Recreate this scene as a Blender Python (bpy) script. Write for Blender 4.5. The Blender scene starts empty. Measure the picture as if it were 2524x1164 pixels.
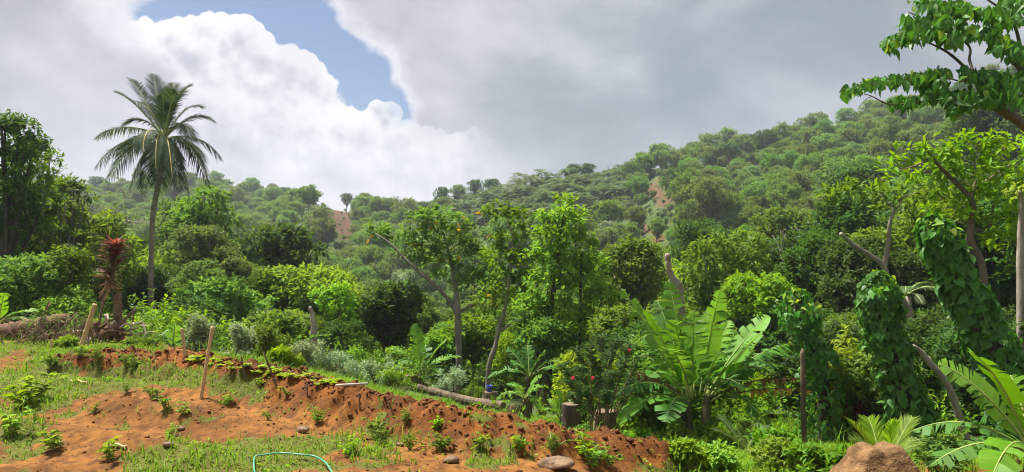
import bpy, math, random
import numpy as np
from mathutils import Vector, Matrix

R = math.radians
sc = bpy.context.scene
COL = sc.collection

# ---------------------------------------------------------------- camera
F, CX, CY, HY, CAMZ = 1802.0, 1262.0, 582.0, 610.0, 1.7      # photo pixels; HY = row of the horizon
PITCH = math.atan((HY - CY) / F)
cam_d = bpy.data.cameras.new('camera')
cam_d.sensor_fit = 'HORIZONTAL'; cam_d.sensor_width = 36.0
cam_d.lens = 36.0 * F / 2524.0
cam_d.clip_start = 0.1; cam_d.clip_end = 4000.0
cam = bpy.data.objects.new('camera', cam_d); COL.objects.link(cam)
cam.location = (0, 0, CAMZ); cam.rotation_euler = (R(90) + PITCH, 0, 0)
sc.camera = cam

def ray(px, py):
    a = (px - CX) / F; b = (CY - py) / F
    c, s = math.cos(PITCH), math.sin(PITCH)
    return np.array([a, c - b * s, s + b * c])
def at(px, py, Y):
    d = ray(px, py); t = Y / d[1]
    return np.array([d[0] * t, Y, CAMZ + d[2] * t])
def proj(P):
    P = np.asarray(P, float); c, s = math.cos(PITCH), math.sin(PITCH)
    x = P[..., 0]; y = P[..., 1]; z = P[..., 2] - CAMZ
    f = y * c + z * s; u = -y * s + z * c
    f = np.maximum(f, 0.05)
    return CX + F * x / f, CY - F * u / f

# ---------------------------------------------------------------- light and exposure
EXPOSURE = 1.4
SUN_EL, SUN_AZ = 64.0, -58.0          # azimuth from +Y, positive to the right
vs = sc.view_settings
sc.display_settings.display_device = 'sRGB'
vs.view_transform = 'Standard'; vs.look = 'None'; vs.exposure = EXPOSURE; vs.gamma = 1.0
vs.use_curve_mapping = False
sun_d = bpy.data.lights.new('sun', 'SUN'); sun_d.energy = 4.8; sun_d.angle = R(9); sun_d.color = (1.0, 0.95, 0.86)
sun = bpy.data.objects.new('sun', sun_d); COL.objects.link(sun)
sdir = Vector((math.sin(R(SUN_AZ)) * math.cos(R(SUN_EL)), math.cos(R(SUN_AZ)) * math.cos(R(SUN_EL)), math.sin(R(SUN_EL))))
sun.rotation_euler = sdir.to_track_quat('Z', 'Y').to_euler(); sun.location = (0, 0, 60)
cy = sc.cycles
cy.max_bounces = 8; cy.diffuse_bounces = 4; cy.glossy_bounces = 2; cy.transmission_bounces = 4
cy.volume_bounces = 0; cy.transparent_max_bounces = 8
cy.use_denoising = True
try: cy.denoiser = 'OPENIMAGEDENOISE'; cy.denoising_prefilter = 'ACCURATE'
except Exception: pass
cy.sample_clamp_indirect = 4.0
cy.pixel_filter_type = 'BLACKMAN_HARRIS'; cy.filter_width = 1.1

# ---------------------------------------------------------------- node helpers
class NT:
    def __init__(s, tree): s.t = tree; s.n = tree.nodes; s.l = tree.links
    def new(s, typ, **kw):
        nd = s.n.new(typ)
        for k, v in kw.items(): setattr(nd, k, v)
        return nd
    def put(s, sock, v):
        if hasattr(v, 'links') or isinstance(v, bpy.types.NodeSocket): s.l.new(v, sock)
        elif v is not None: sock.default_value = v
    def math(s, op, a, b=None, c=None, clamp=False):
        nd = s.new('ShaderNodeMath', operation=op, use_clamp=clamp)
        for i, v in enumerate((a, b, c)):
            if v is not None: s.put(nd.inputs[i], v)
        return nd.outputs[0]
    def vmath(s, op, a, b=None, scale=None):
        nd = s.new('ShaderNodeVectorMath', operation=op)
        s.put(nd.inputs[0], a)
        if b is not None: s.put(nd.inputs[1], b)
        if scale is not None: s.put(nd.inputs['Scale'], scale)
        return nd.outputs['Value'] if op in ('DISTANCE', 'DOT_PRODUCT', 'LENGTH') else nd.outputs[0]
    def mix(s, f, a, b, blend='MIX'):
        nd = s.new('ShaderNodeMix', data_type='RGBA', blend_type=blend)
        s.put(nd.inputs[0], f); s.put(nd.inputs[6], a); s.put(nd.inputs[7], b)
        return nd.outputs[2]
    def noise(s, vec, scale, detail=4, rough=.5, dist=0.0, out=0):
        nd = s.new('ShaderNodeTexNoise')
        if vec is not None: s.put(nd.inputs['Vector'], vec)
        nd.inputs['Scale'].default_value = scale; nd.inputs['Detail'].default_value = detail
        nd.inputs['Roughness'].default_value = rough; nd.inputs['Distortion'].default_value = dist
        return nd.outputs[out]
    def smooth(s, v, a, b, lo=0.0, hi=1.0):
        nd = s.new('ShaderNodeMapRange', interpolation_type='SMOOTHSTEP')
        s.put(nd.inputs[0], v); s.put(nd.inputs[1], a); s.put(nd.inputs[2], b); s.put(nd.inputs[3], lo); s.put(nd.inputs[4], hi)
        return nd.outputs[0]
    def lin(s, v, a, b, lo=0.0, hi=1.0):
        nd = s.new('ShaderNodeMapRange')
        s.put(nd.inputs[0], v); s.put(nd.inputs[1], a); s.put(nd.inputs[2], b); s.put(nd.inputs[3], lo); s.put(nd.inputs[4], hi)
        return nd.outputs[0]

def srgb(r, g, b):
    f = lambda c: (c / 255 / 12.92) if c / 255 <= .04045 else ((c / 255 + .055) / 1.055) ** 2.4
    return (f(r), f(g), f(b), 1.0)
def sky_col(r, g, b):
    c = srgb(r, g, b); k = 2 ** -EXPOSURE
    return (c[0] * k, c[1] * k, c[2] * k, 1.0)

# ---------------------------------------------------------------- world: blue Nishita sky behind broken cloud
world = bpy.data.worlds.new('World'); sc.world = world; world.use_nodes = True
world.cycles.sampling_method = 'MANUAL'; world.cycles.sample_map_resolution = 256
W = NT(world.node_tree); W.n.clear()
wd = lambda px, py: tuple(Vector(ray(px, py)).normalized())
PXA = 1 / F                                              # one pixel as an angle

def blob_group(name, blobs, warp, billow):
    """cloud thickness on the sky sphere: puffs (direction, angular radius) with billowy edges"""
    g = bpy.data.node_groups.new(name, 'ShaderNodeTree')
    g.interface.new_socket('Vector', in_out='INPUT', socket_type='NodeSocketVector')
    g.interface.new_socket('D', in_out='OUTPUT', socket_type='NodeSocketFloat')
    g.interface.new_socket('B', in_out='OUTPUT', socket_type='NodeSocketFloat')
    T = NT(g); gi = T.new('NodeGroupInput'); go = T.new('NodeGroupOutput')
    v = gi.outputs[0]
    nz = T.noise(v, 9, 5, .55, 0, 1)
    v2 = T.vmath('ADD', v, T.vmath('SCALE', T.vmath('SUBTRACT', nz, (.5, .5, .5)), scale=warp))
    cur = None
    for (px, py, r) in blobs:
        d = T.vmath('DISTANCE', v2, wd(px, py))
        k = T.math('SUBTRACT', 1.0, T.math('DIVIDE', d, r * PXA))
        cur = k if cur is None else T.math('SMOOTH_MAX', cur, k, .25)
    bl = None
    for sca, amp in ((15, .50), (34, .36), (78, .24)):
        vo = T.new('ShaderNodeTexVoronoi', feature='F1', voronoi_dimensions='3D'); vo.inputs['Scale'].default_value = sca
        vo.inputs['Detail'].default_value = 0
        T.put(vo.inputs['Vector'], v2)
        dd = T.math('MULTIPLY', vo.outputs['Distance'], vo.outputs['Distance'])
        k = T.math('MULTIPLY', T.math('SUBTRACT', .35, dd), amp * billow)
        bl = k if bl is None else T.math('ADD', bl, k)
    T.put(go.inputs[0], T.math('ADD', cur, bl)); T.put(go.inputs[1], bl)
    return g

def use(T, g, vec):
    nd = T.new('ShaderNodeGroup'); nd.node_tree = g; T.put(nd.inputs[0], vec); return nd.outputs[0], nd.outputs[1]

tc = W.new('ShaderNodeTexCoord'); DIR = tc.outputs['Generated']
sky = W.new('ShaderNodeTexSky', sky_type='NISHITA'); sky.sun_disc = False
sky.sun_elevation = R(SUN_EL); sky.sun_rotation = R(SUN_AZ); sky.air_density = 1.0; sky.dust_density = 1.2; sky.ozone_density = 4.0
blue = W.mix(1.0, sky.outputs[0], (.042, .040, .041, 1), 'MULTIPLY')
# far cumulus tower
gap_blobs = [(400, -60, 130), (520, -40, 150), (630, 0, 135), (720, 70, 112), (800, 145, 95), (885, 215, 92), (970, 268, 72)]
cum_blobs = [(600, 112, 64), (560, 150, 80), (470, 150, 95), (400, 150, 95), (650, 160, 52), (705, 195, 66), (760, 225, 66), (790, 265, 50), (690, 320, 165), (560, 330, 230),
             (930, 275, 30), (968, 280, 30), (948, 310, 48), (895, 345, 75), (990, 350, 62), (1010, 440, 140), (830, 440, 190), (1160, 450, 120), (1310, 470, 110), (1450, 490, 100), (300, 420, 220)]
GAP = blob_group('cloud_gap', gap_blobs, .085, .42)
CUM = blob_group('cumulus', cum_blobs, .020, .62)
gap = use(W, GAP, DIR)[0]
cum, bil = use(W, CUM, DIR)
# the light reaches the tower from above and from the right: compare the billows with those a little nearer the light
_, bil_l = use(W, CUM, W.vmath('ADD', DIR, (.010, 0, .014)))
lit = W.math('ADD', W.math('MULTIPLY', W.math('SUBTRACT', bil, bil_l), 2.1), W.smooth(cum, 1.3, .0, .34, 1.0))
lit = W.smooth(lit, .0, 1.05)
n2 = W.noise(W.vmath('MULTIPLY', DIR, (1, 1, 1.5)), 6.5, 6, .55, .25)
big = W.noise(W.vmath('ADD', DIR, (.3, .1, .7)), 5.0, 5, .5, .3)
cum_c = W.mix(lit, sky_col(190, 192, 207), sky_col(253, 253, 255))
cum_c = W.mix(W.smooth(big, .42, .68, 0, .55), cum_c, sky_col(211, 212, 225))
upz = W.vmath('DOT_PRODUCT', DIR, (0, 0, 1))
cum_c = W.mix(W.smooth(upz, .21, .07, 0, .6), cum_c, W.mix(W.smooth(n2, .4, .62), sky_col(192, 193, 206), sky_col(228, 228, 238)))     # low clouds towards the hills
cum_a = W.math('MULTIPLY', W.smooth(cum, .0, .05), W.smooth(W.math('ADD', W.vmath('DISTANCE', DIR, wd(700, 330)), W.math('MULTIPLY', W.math('SUBTRACT', n2, .5), .5)), .42, .24))
# high overcast sheet, everywhere except the gap
n1 = W.noise(W.vmath('MULTIPLY', DIR, (1, 1, 1.7)), 2.6, 6, .55, .5)
roll = W.math('ADD', W.math('MULTIPLY', n1, .64), W.math('MULTIPLY', n2, .36))
dk = W.math('ADD', W.vmath('DISTANCE', DIR, wd(1780, 200)), W.math('MULTIPLY', W.math('SUBTRACT', roll, .5), .8)); dark = W.smooth(dk, .40, .0)
ov = W.mix(W.smooth(roll, .38, .62), sky_col(178, 180, 191), sky_col(220, 220, 229))
ov = W.mix(W.math('MULTIPLY', dark, .92), ov, W.mix(W.smooth(roll, .36, .66), sky_col(142, 157, 168), sky_col(168, 179, 192)))
ov = W.mix(W.math('MULTIPLY', W.smooth(W.math('ADD', gap, W.math('MULTIPLY', W.math('SUBTRACT', n2, .5), .9)), -.55, .05), .8), ov, sky_col(240, 240, 247))       # sunlit rim beside the gap
ov_a = W.smooth(W.math('ADD', gap, W.math('MULTIPLY', W.math('SUBTRACT', W.noise(DIR, 30, 4, .6), .5), .35)), .24, -.08)
# a low bank on the left drifts in front of the tower
lb = W.math('ADD', W.vmath('DOT_PRODUCT', DIR, tuple(Vector((math.cos(R(-26.2)), -math.sin(R(-26.2)), 0)))), W.math('MULTIPLY', W.math('SUBTRACT', n2, .5), .26))
lb_a = W.math('MULTIPLY', W.smooth(lb, .012, -.02), W.smooth(upz, .03, .16))
rb = W.vmath('DISTANCE', DIR, wd(1500, 230)); rb_a = W.smooth(W.math('ADD', rb, W.math('MULTIPLY', W.math('SUBTRACT', n2, .5), .5)), .29, .10)
c = W.mix(ov_a, blue, ov)
c = W.mix(W.math('MULTIPLY', cum_a, W.math('SUBTRACT', 1.0, rb_a)), c, cum_c)
c = W.mix(W.math('MULTIPLY', lb_a, .95), c, ov)
bg = W.new('ShaderNodeBackground'); W.put(bg.inputs[0], c); bg.inputs[1].default_value = 1.0
wo = W.new('ShaderNodeOutputWorld'); W.l.new(bg.outputs[0], wo.inputs[0])

# ---------------------------------------------------------------- numpy noise
def _h(ix, iy, s):
    v = np.sin(ix * 127.1 + iy * 311.7 + s * 74.7) * 43758.5453
    return v - np.floor(v)
def vnoise(x, y, s=0):
    x = np.asarray(x, float); y = np.asarray(y, float)
    ix = np.floor(x); iy = np.floor(y); fx = x - ix; fy = y - iy
    fx = fx * fx * fx * (fx * (fx * 6 - 15) + 10); fy = fy * fy * fy * (fy * (fy * 6 - 15) + 10)
    a = _h(ix, iy, s); b = _h(ix + 1, iy, s); c_ = _h(ix, iy + 1, s); d = _h(ix + 1, iy + 1, s)
    return (a * (1 - fx) + b * fx) * (1 - fy) + (c_ * (1 - fx) + d * fx) * fy - .5
def fbm(x, y, oct=4, s=0, g=.5):
    t = 0.0; a = 1.0
    for o in range(oct):
        t = t + a * vnoise(x * 2 ** o + 13.7 * o, y * 2 ** o - 7.3 * o, s + o); a *= g
    return t
def sstep(v, a, b):
    t = np.clip((v - a) / (b - a), 0, 1); return t * t * (3 - 2 * t)

# ---------------------------------------------------------------- terrain heights (metres, camera stands at the origin)
def edge_y(x):                                # line where the garden terrace begins to fall away
    return np.interp(x, [-16, -8, -4, -1, 1, 5, 12], [16.5, 14.0, 11.0, 6.9, 5.2, 4.8, 5.2])
_E = np.linspace(-8, 60, 500)
_D = np.convolve(np.interp(np.linspace(-10, 62, 529), [-10, 0, 3, 6, 12, 20, 40, 62], [0, 0, .72, 1.38, 2.35, 3.2, 5.5, 7.4]), np.hanning(29) / np.hanning(29).sum(), 'valid')[:500]
_E = np.linspace(-10, 62, 529)[14:14 + len(_D)]
def near_h(x, y):
    e = y - edge_y(x)
    return -np.interp(e, _E, _D) + .10 * sstep(-x, 2, 8)

# far hills: photo column -> skyline row of the ground, and its distance
RPX = np.array([-900, -100, 250, 450, 560, 650, 760, 830, 900, 1000, 1060, 1120, 1200, 1300, 1400, 1470, 1560, 1620, 1750, 1900, 2050, 2200, 2350, 2524, 3300], float)
RTOP = np.array([520, 505, 495, 478, 485, 500, 515, 532, 535, 540, 545, 508, 486, 456, 446, 450, 446, 418, 408, 388, 362, 330, 305, 285, 240], float)
RDIS = np.array([330, 330, 330, 330, 310, 290, 240, 215, 210, 205, 200, 190, 185, 180, 185, 190, 190, 185, 190, 200, 215, 225, 230, 230, 230], float)
RSTA = np.array([80, 80, 85, 90, 90, 90, 85, 85, 85, 85, 85, 80, 75, 70, 70, 70, 65, 60, 55, 50, 48, 45, 42, 40, 40], float)
RAZ = np.degrees(np.arctan((RPX - CX) / F))
RZ = CAMZ + (HY - RTOP) / F * RDIS
def terrain(x, y):
    x = np.asarray(x, float); y = np.asarray(y, float)
    r = np.hypot(x, y); az = np.degrees(np.arctan2(x, y))
    zn = near_h(x, y)
    rz = np.interp(az, RAZ, RZ); rd = np.interp(az, RAZ, RDIS) * np.ones_like(r); r0 = np.interp(az, RAZ, RSTA)
    floor_ = -7.5
    t = np.clip((r - r0) / (rd - r0), 0, 1.6)
    up = np.where(t <= 1, t ** 1.12, 1 - (t - 1) * .9)
    far = floor_ + (rz - floor_) * up
    far = np.maximum(far, -12)
    hump = 6.0 * np.exp(-((az - (-15.5)) / 2.6) ** 2 - ((r - 175) / 34) ** 2)      # nearer wooded knoll left of the clearing
    far = far + hump + 2.2 * fbm(x / 26, y / 26, 3, 5) * sstep(t, .03, .3) * (1 - sstep(t, .9, 1.0) * .6)
    k = sstep(r, 30, 75)
    zn2 = np.maximum(zn, -7.5 + .0 * r) + .5 * fbm(x / 7, y / 7, 3, 9) * sstep(r, 16, 26)
    back = sstep(-y, 0, 20)
    return (zn2 * (1 - k) + far * k) * (1 - back) + (.02 * r) * back

# the raised red soil bed: centre line, half widths and crest height in plan
BX = [-6.3, -4.9, -3.5, -2.6, -1.75, -.9, -.36, .45, 1.4, 1.75]
BT = [9.5, 9.1, 8.1, 7.6, 6.85, 6.3, 6.0, 5.95, 6.3, 6.6]
BXb = [-6.3, -4.5, -3.4, -2.2, -1.3, -.3, .7, 1.5, 1.75]
BB = [10.1, 10.3, 10.0, 9.1, 8.5, 8.0, 7.7, 7.35, 7.1]
def bed_s(x, y):
    t = np.interp(x, BX, BT); b = np.interp(x, BXb, BB)
    w = .12 * fbm(x * 1.7, y * 1.7, 3, 31)
    return (y + w - t) / (b - t)
def bed_h(x, y):
    s = bed_s(x, y); end = sstep(x, -6.35, -5.7) * (1 - sstep(x, 1.35, 1.85))
    p = sstep(s, -.02, .30) * (1 - .72 * sstep(s, .38, .95)) * (1 - sstep(s, .86, 1.08))
    return p * end
def garden_h(x, y):
    b = bed_h(x, y)
    z = terrain(x, y) + np.interp(x, [-6, -3, -1.5, 0, 1.6], [.20, .29, .28, .27, .30]) * b
    rough = .40 + .9 * np.clip(b * 1.6, 0, 1)
    z = z + rough * (.06 * fbm(x * 2.3, y * 2.3, 3, 41) + .10 * np.abs(fbm(x * 5, y * 5, 3, 43)) + .05 * fbm(x * 11, y * 11, 3, 47))
    # low worked ridges in the left foreground
    for (px, py, hw, hd, hh, sl) in ((-3.5, 7.15, 1.3, .28, .17, .42), (-3.2, 6.1, 1.2, .25, .13, .45), (-4.3, 8.35, 1.2, .25, .12, .2), (-5.2, 6.6, .9, .4, .12, .1)):
        u = (x - px); v = (y - py) + sl * u
        z = z + hh * np.exp(-(u / hw) ** 2 - (v / hd) ** 2)
    return z
# grass cover in the garden: photo-pixel patches turned into ground cover
G_ON = [(1000, 985, 230, 26, 1.2), (850, 925, 150, 20, 1.1), (1200, 1025, 140, 18, 1.2), (700, 893, 90, 12, .6), (1300, 1045, 90, 20, .7), (60, 1040, 120, 110, .9), (60, 900, 120, 40, .6), (380, 930, 150, 42, 1.0), (560, 975, 90, 34, .7),
        (570, 1130, 170, 52, 1.05), (300, 870, 120, 12, .6), (820, 1095, 110, 26, .8), (980, 1130, 120, 40, .75), (760, 1160, 140, 40, .8), (1200, 1150, 90, 24, .6), (1000, 1070, 80, 25, .5), (1200, 1100, 90, 20, .55),
        (1780, 1140, 160, 60, 1.3), (1650, 1060, 200, 25, 1.0), (1450, 1065, 110, 14, .7), (60, 850, 160, 22, .9), (200, 880, 80, 60, .6), (330, 1135, 90, 30, .55), (400, 1010, 60, 30, .5), (2100, 1120, 300, 80, 1.2), (260, 1060, 170, 22, .35)]
G_OFF = [(650, 1045, 170, 34, .9), (850, 1130, 90, 12, .5), (300, 990, 90, 20, .7), (520, 1000, 60, 22, .6), (300, 1090, 130, 25, .4), (60, 870, 100, 12, .5), (1100, 1160, 90, 12, .4)]
def grass_mask(x, y, z):
    px, py = proj(np.stack([x, y, z], -1))
    g = .17 + .2 * sstep(-x, 4.5, 6.5)
    for (a, b, ra, rb, k) in G_ON: g = g + k * np.exp(-((px - a) / ra) ** 2 - ((py - b) / rb) ** 2)
    for (a, b, ra, rb, k) in G_OFF: g = g - k * np.exp(-((px - a) / ra) ** 2 - ((py - b) / rb) ** 2)
    g = g - 1.0 * np.clip(bed_h(x, y) * 1.6, 0, 1) * sstep(bed_s(x, y), .10, .3)
    g = np.where(y > edge_y(x) + 3.5, 1.1, g)
    n = fbm(x * 1.5, y * 1.5, 5, 61, .75)
    return np.clip((g * .9 + n * 1.15 - .36) * 2.2, 0, 1)
def gz(x, y): return float(garden_h(np.array(float(x)), np.array(float(y))))
def tz(x, y): return float(terrain(np.array(float(x)), np.array(float(y))))
def gnd(px, py, garden=True):
    d = ray(px, py); ts = np.geomspace(2, 420, 5000)
    P = np.array([0, 0, CAMZ]) + ts[:, None] * d
    h = terrain(P[:, 0], P[:, 1])
    if garden:
        m = ts < 20; h[m] = garden_h(P[m, 0], P[m, 1])
    i = int(np.argmax(P[:, 2] < h)); return P[i]

# ---------------------------------------------------------------- mesh helpers
class Geo:
    """numpy mesh accumulator: vertices, faces of 3 or 4 corners, material index, one float 'v' per vertex"""
    def __init__(s): s.V = []; s.F = []; s.M = []; s.A = []; s.n = 0; s.S = []
    def add(s, V, faces, mat=0, v=0.5, smooth=False):
        V = np.asarray(V, float).reshape(-1, 3)
        for f in faces:
            f = np.asarray(f, int)
            if len(f): s.F.append(f + s.n); s.M.append(np.full(len(f), mat)); s.S.append(np.full(len(f), smooth))
        s.V.append(V); s.n += len(V)
        s.A.append(np.broadcast_to(np.asarray(v, float), (len(V),)).copy())
        return s
    def mesh(s, name, mats):
        V = np.concatenate(s.V); me = bpy.data.meshes.new(name)
        me.vertices.add(len(V)); me.vertices.foreach_set('co', V.astype(np.float32).ravel())
        loops = np.concatenate([f.ravel() for f in s.F]); sizes = np.concatenate([np.full(len(f), f.shape[1]) for f in s.F])
        me.loops.add(len(loops)); me.loops.foreach_set('vertex_index', loops.astype(np.int32))
        me.polygons.add(len(sizes)); st = np.concatenate([[0], np.cumsum(sizes)[:-1]])
        me.polygons.foreach_set('loop_start', st.astype(np.int32))
        for m in mats: me.materials.append(m)
        me.polygons.foreach_set('material_index', np.concatenate(s.M).astype(np.int32))
        me.polygons.foreach_set('use_smooth', np.concatenate(s.S).astype(bool))
        a = me.attributes.new('v', 'FLOAT', 'POINT'); a.data.foreach_set('value', np.concatenate(s.A).astype(np.float32))
        me.update(calc_edges=True)
        return me
def link(name, me, parent=None, loc=None):
    o = bpy.data.objects.new(name, me); COL.objects.link(o)
    if parent is not None: o.parent = parent
    if loc is not None: o.location = loc
    return o
def thing(name, label, cat, loc=(0, 0, 0), rz=0.0, group=None):
    o = bpy.data.objects.new(name, None); COL.objects.link(o); o.empty_display_size = .2
    o.location = loc; o.rotation_euler = (0, 0, rz); tag(o, label, cat, group); return o
def tag(o, label, cat, group=None):
    o['label'] = label; o['category'] = cat
    if group: o['group'] = group
    return o
def copy_tree(o, parent=None):
    c_ = o.copy(); COL.objects.link(c_)
    if parent is not None: c_.parent = parent
    for ch in list(o.children): copy_tree(ch, c_)
    return c_
def unit(v):
    v = np.asarray(v, float); return v / np.maximum(np.linalg.norm(v, axis=-1, keepdims=True), 1e-9)

def tube(pts, rad, sides=8, rng=None, lump=0.0, cap=True):
    pts = np.asarray(pts, float); n = len(pts); rad = np.broadcast_to(np.asarray(rad, float), (n,))
    T = unit(np.gradient(pts, axis=0)); ref = np.array([0, 0, 1.0]) if abs(T[0, 2]) < .9 else np.array([1.0, 0, 0])
    u = unit(np.cross(T[0], ref)); V = []
    ang = np.linspace(0, 2 * np.pi, sides, endpoint=False)
    for i in range(n):
        u = unit(u - T[i] * np.dot(u, T[i])); w = np.cross(T[i], u)
        r = rad[i] * (np.ones(sides) if rng is None else 1 + lump * rng.uniform(-1, 1, sides))
        V.append(pts[i] + (np.cos(ang)[:, None] * u + np.sin(ang)[:, None] * w) * r[:, None])
    V = np.concatenate(V); i = np.arange(n - 1)[:, None] * sides; j = np.arange(sides)[None]; k = (j + 1) % sides
    Q = np.stack([i + j, i + k, i + sides + k, i + sides + j], -1).reshape(-1, 4)
    faces = [Q]
    if cap:
        V = np.concatenate([V, pts[:1], pts[-1:]]); a = n * sides; jj = np.arange(sides); kk = (jj + 1) % sides
        faces.append(np.stack([np.full(sides, a), kk, jj], -1))
        faces.append(np.stack([np.full(sides, a + 1), (n - 1) * sides + jj, (n - 1) * sides + kk], -1))
    return V, faces
def bez(p0, p1, p2, n):
    t = np.linspace(0, 1, n)[:, None]
    return (1 - t) ** 2 * np.asarray(p0, float) + 2 * t * (1 - t) * np.asarray(p1, float) + t ** 2 * np.asarray(p2, float)
def smooth_line(P, n):
    """Catmull-Rom through P (rows of any width)"""
    P = np.asarray(P, float); 
    if len(P) == 2: return P[0] + (P[1] - P[0]) * np.linspace(0, 1, n)[:, None]
    Q = np.concatenate([[2 * P[0] - P[1]], P, [2 * P[-1] - P[-2]]]); out = []
    for t in np.linspace(0, len(P) - 1 - 1e-6, n):
        i = int(t); f = t - i; a, b, c_, d = Q[i:i + 4]
        out.append(.5 * ((2 * b) + (c_ - a) * f + (2 * a - 5 * b + 4 * c_ - d) * f * f + (3 * b - a - 3 * c_ + d) * f ** 3))
    return np.array(out)
def leaf_quads(P, D, N, L, Wd, fold=.18, droop=.12):
    """folded diamond leaves, two triangles each"""
    D = unit(D); N = unit(N - D * np.sum(N * D, -1, keepdims=True)); S = np.cross(D, N)
    L = np.asarray(L)[:, None]; Wd = np.asarray(Wd)[:, None]
    mid = P + D * L * .42
    V = np.stack([P, mid + S * Wd / 2 + N * Wd * fold, P + D * L - N * droop * L, mid - S * Wd / 2 + N * Wd * fold], 1)
    n = len(P); b = np.arange(n)[:, None] * 4
    return V.reshape(-1, 3), [np.concatenate([b + [0, 1, 2], b + [0, 2, 3]])]
def hearts(P, D, N, L, fold=.12, droop=.25, wid=.95):
    """heart-shaped leaves, P at the stalk notch, six triangles each"""
    D = unit(D); N = unit(N - D * np.sum(N * D, -1, keepdims=True)); S = np.cross(D, N); L = np.asarray(L)[:, None]
    prof = [(0, 0), (-.18, .28), (.06, .5), (.42, .40), (1, 0), (.42, -.40), (.06, -.5), (-.18, -.28)]
    V = []
    for (a, b) in prof:
        V.append(P + D * L * a + S * L * b * wid + N * L * (abs(b) * fold * 2 - droop * max(a, 0) ** 2))
    V = np.stack(V, 1); n = len(P); k = np.arange(n)[:, None] * 8
    return V.reshape(-1, 3), [np.concatenate([k + t for t in ([0, 2, 1], [0, 3, 2], [0, 4, 3], [0, 5, 4], [0, 6, 5], [0, 7, 6])])]
def sprays(C, Rd, n, k, L, rng, up=.5, shell=.16, open_below=.5, twig=1.6, width=.5, droop=.12):
    """n leafy twigs of k leaves spread over ellipsoid lobes; returns leaf geometry and a per-vertex value"""
    C = np.asarray(C, float); Rd = np.asarray(Rd, float); m = len(C)
    w = np.prod(Rd, 1) ** (2 / 3); idx = rng.choice(m, n, p=w / w.sum())
    d = unit(rng.normal(size=(n, 3))); flip = (d[:, 2] < -.15) & (rng.random(n) < open_below); d[flip, 2] *= -1
    rad = 1 - np.abs(rng.normal(0, shell, n)) + rng.normal(0, .05, n) + (rng.random(n) < .13) * rng.uniform(0, .38, n)
    P = C[idx] + d * Rd[idx] * rad[:, None]
    A = unit(d / Rd[idx] * Rd[idx].mean(1, keepdims=True) + np.array([0, 0, up]) + rng.normal(0, .35, (n, 3)))
    ref = unit(np.cross(A, rng.normal(size=(n, 3)))); bi = np.cross(A, ref)
    lob = rng.random(m)[idx]; spr = rng.random(n)
    PP = []; DD = []; NN = []; VV = []; LL = []
    for j in range(k):
        ph = 2.4 * j + rng.uniform(0, 6.28, n); t = (j + .5) / k
        side = ref * np.cos(ph)[:, None] + bi * np.sin(ph)[:, None]
        til = rng.uniform(.35, .95, n)[:, None]
        D = unit(A * (1 - til * .8) + side * til + np.array([0, 0, -.18]))
        PP.append(P + A * (t - .5) * L * twig); DD.append(D)
        NN.append(unit(np.array([0, 0, .9]) + A * .5 + rng.normal(0, .3, (n, 3))))
        VV.append(np.clip(.45 * lob + .3 * spr + .25 * rng.random(n), 0, 1)); LL.append(L * rng.uniform(.7, 1.25, n))
    P = np.concatenate(PP); LL = np.concatenate(LL)
    V, Fc = leaf_quads(P, np.concatenate(DD), np.concatenate(NN), LL, LL * width, droop=droop)
    return V, Fc, np.repeat(np.concatenate(VV), 4)

# ---------------------------------------------------------------- materials
MATS = {}
def leaf_mat(name, lo, hi, trans=.42, rough=.55, spec=.14, vary=.25):
    m = bpy.data.materials.new(name); m.use_nodes = True; T = NT(m.node_tree); T.n.clear()
    at_ = T.new('ShaderNodeAttribute', attribute_name='v').outputs['Fac']
    oi = T.new('ShaderNodeObjectInfo').outputs['Random']
    ge = T.new('ShaderNodeNewGeometry')
    c_ = T.mix(at_, (*lo, 1), (*hi, 1))
    hs = T.new('ShaderNodeHueSaturation'); T.put(hs.inputs['Color'], c_)
    T.put(hs.inputs['Hue'], T.lin(oi, 0, 1, .5 - .028 * vary * 4, .5 + .018 * vary * 4))
    T.put(hs.inputs['Value'], T.lin(oi, 0, 1, 1 - vary, 1 + vary)); T.put(hs.inputs['Saturation'], T.lin(T.math('FRACT', T.math('MULTIPLY', oi, 7.31)), 0, 1, 1 - vary * .6, 1.05))
    col = hs.outputs[0]
    under = T.mix(ge.outputs['Backfacing'], col, T.mix(.2, col, (.10, .14, .06, 1)))
    p = T.new('ShaderNodeBsdfPrincipled'); T.put(p.inputs['Base Color'], under); p.inputs['Roughness'].default_value = rough
    p.inputs['Specular IOR Level'].default_value = spec
    tr = T.new('ShaderNodeBsdfTranslucent'); T.put(tr.inputs[0], T.mix(.55, col, (hi[0] * 1.7, hi[1] * 1.35, hi[2] * .6, 1)))
    mx = T.new('ShaderNodeMixShader'); mx.inputs[0].default_value = trans
    T.l.new(p.outputs[0], mx.inputs[1]); T.l.new(tr.outputs[0], mx.inputs[2])
    o = T.new('ShaderNodeOutputMaterial'); T.l.new(mx.outputs[0], o.inputs[0])
    MATS[name] = m; return m
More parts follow.
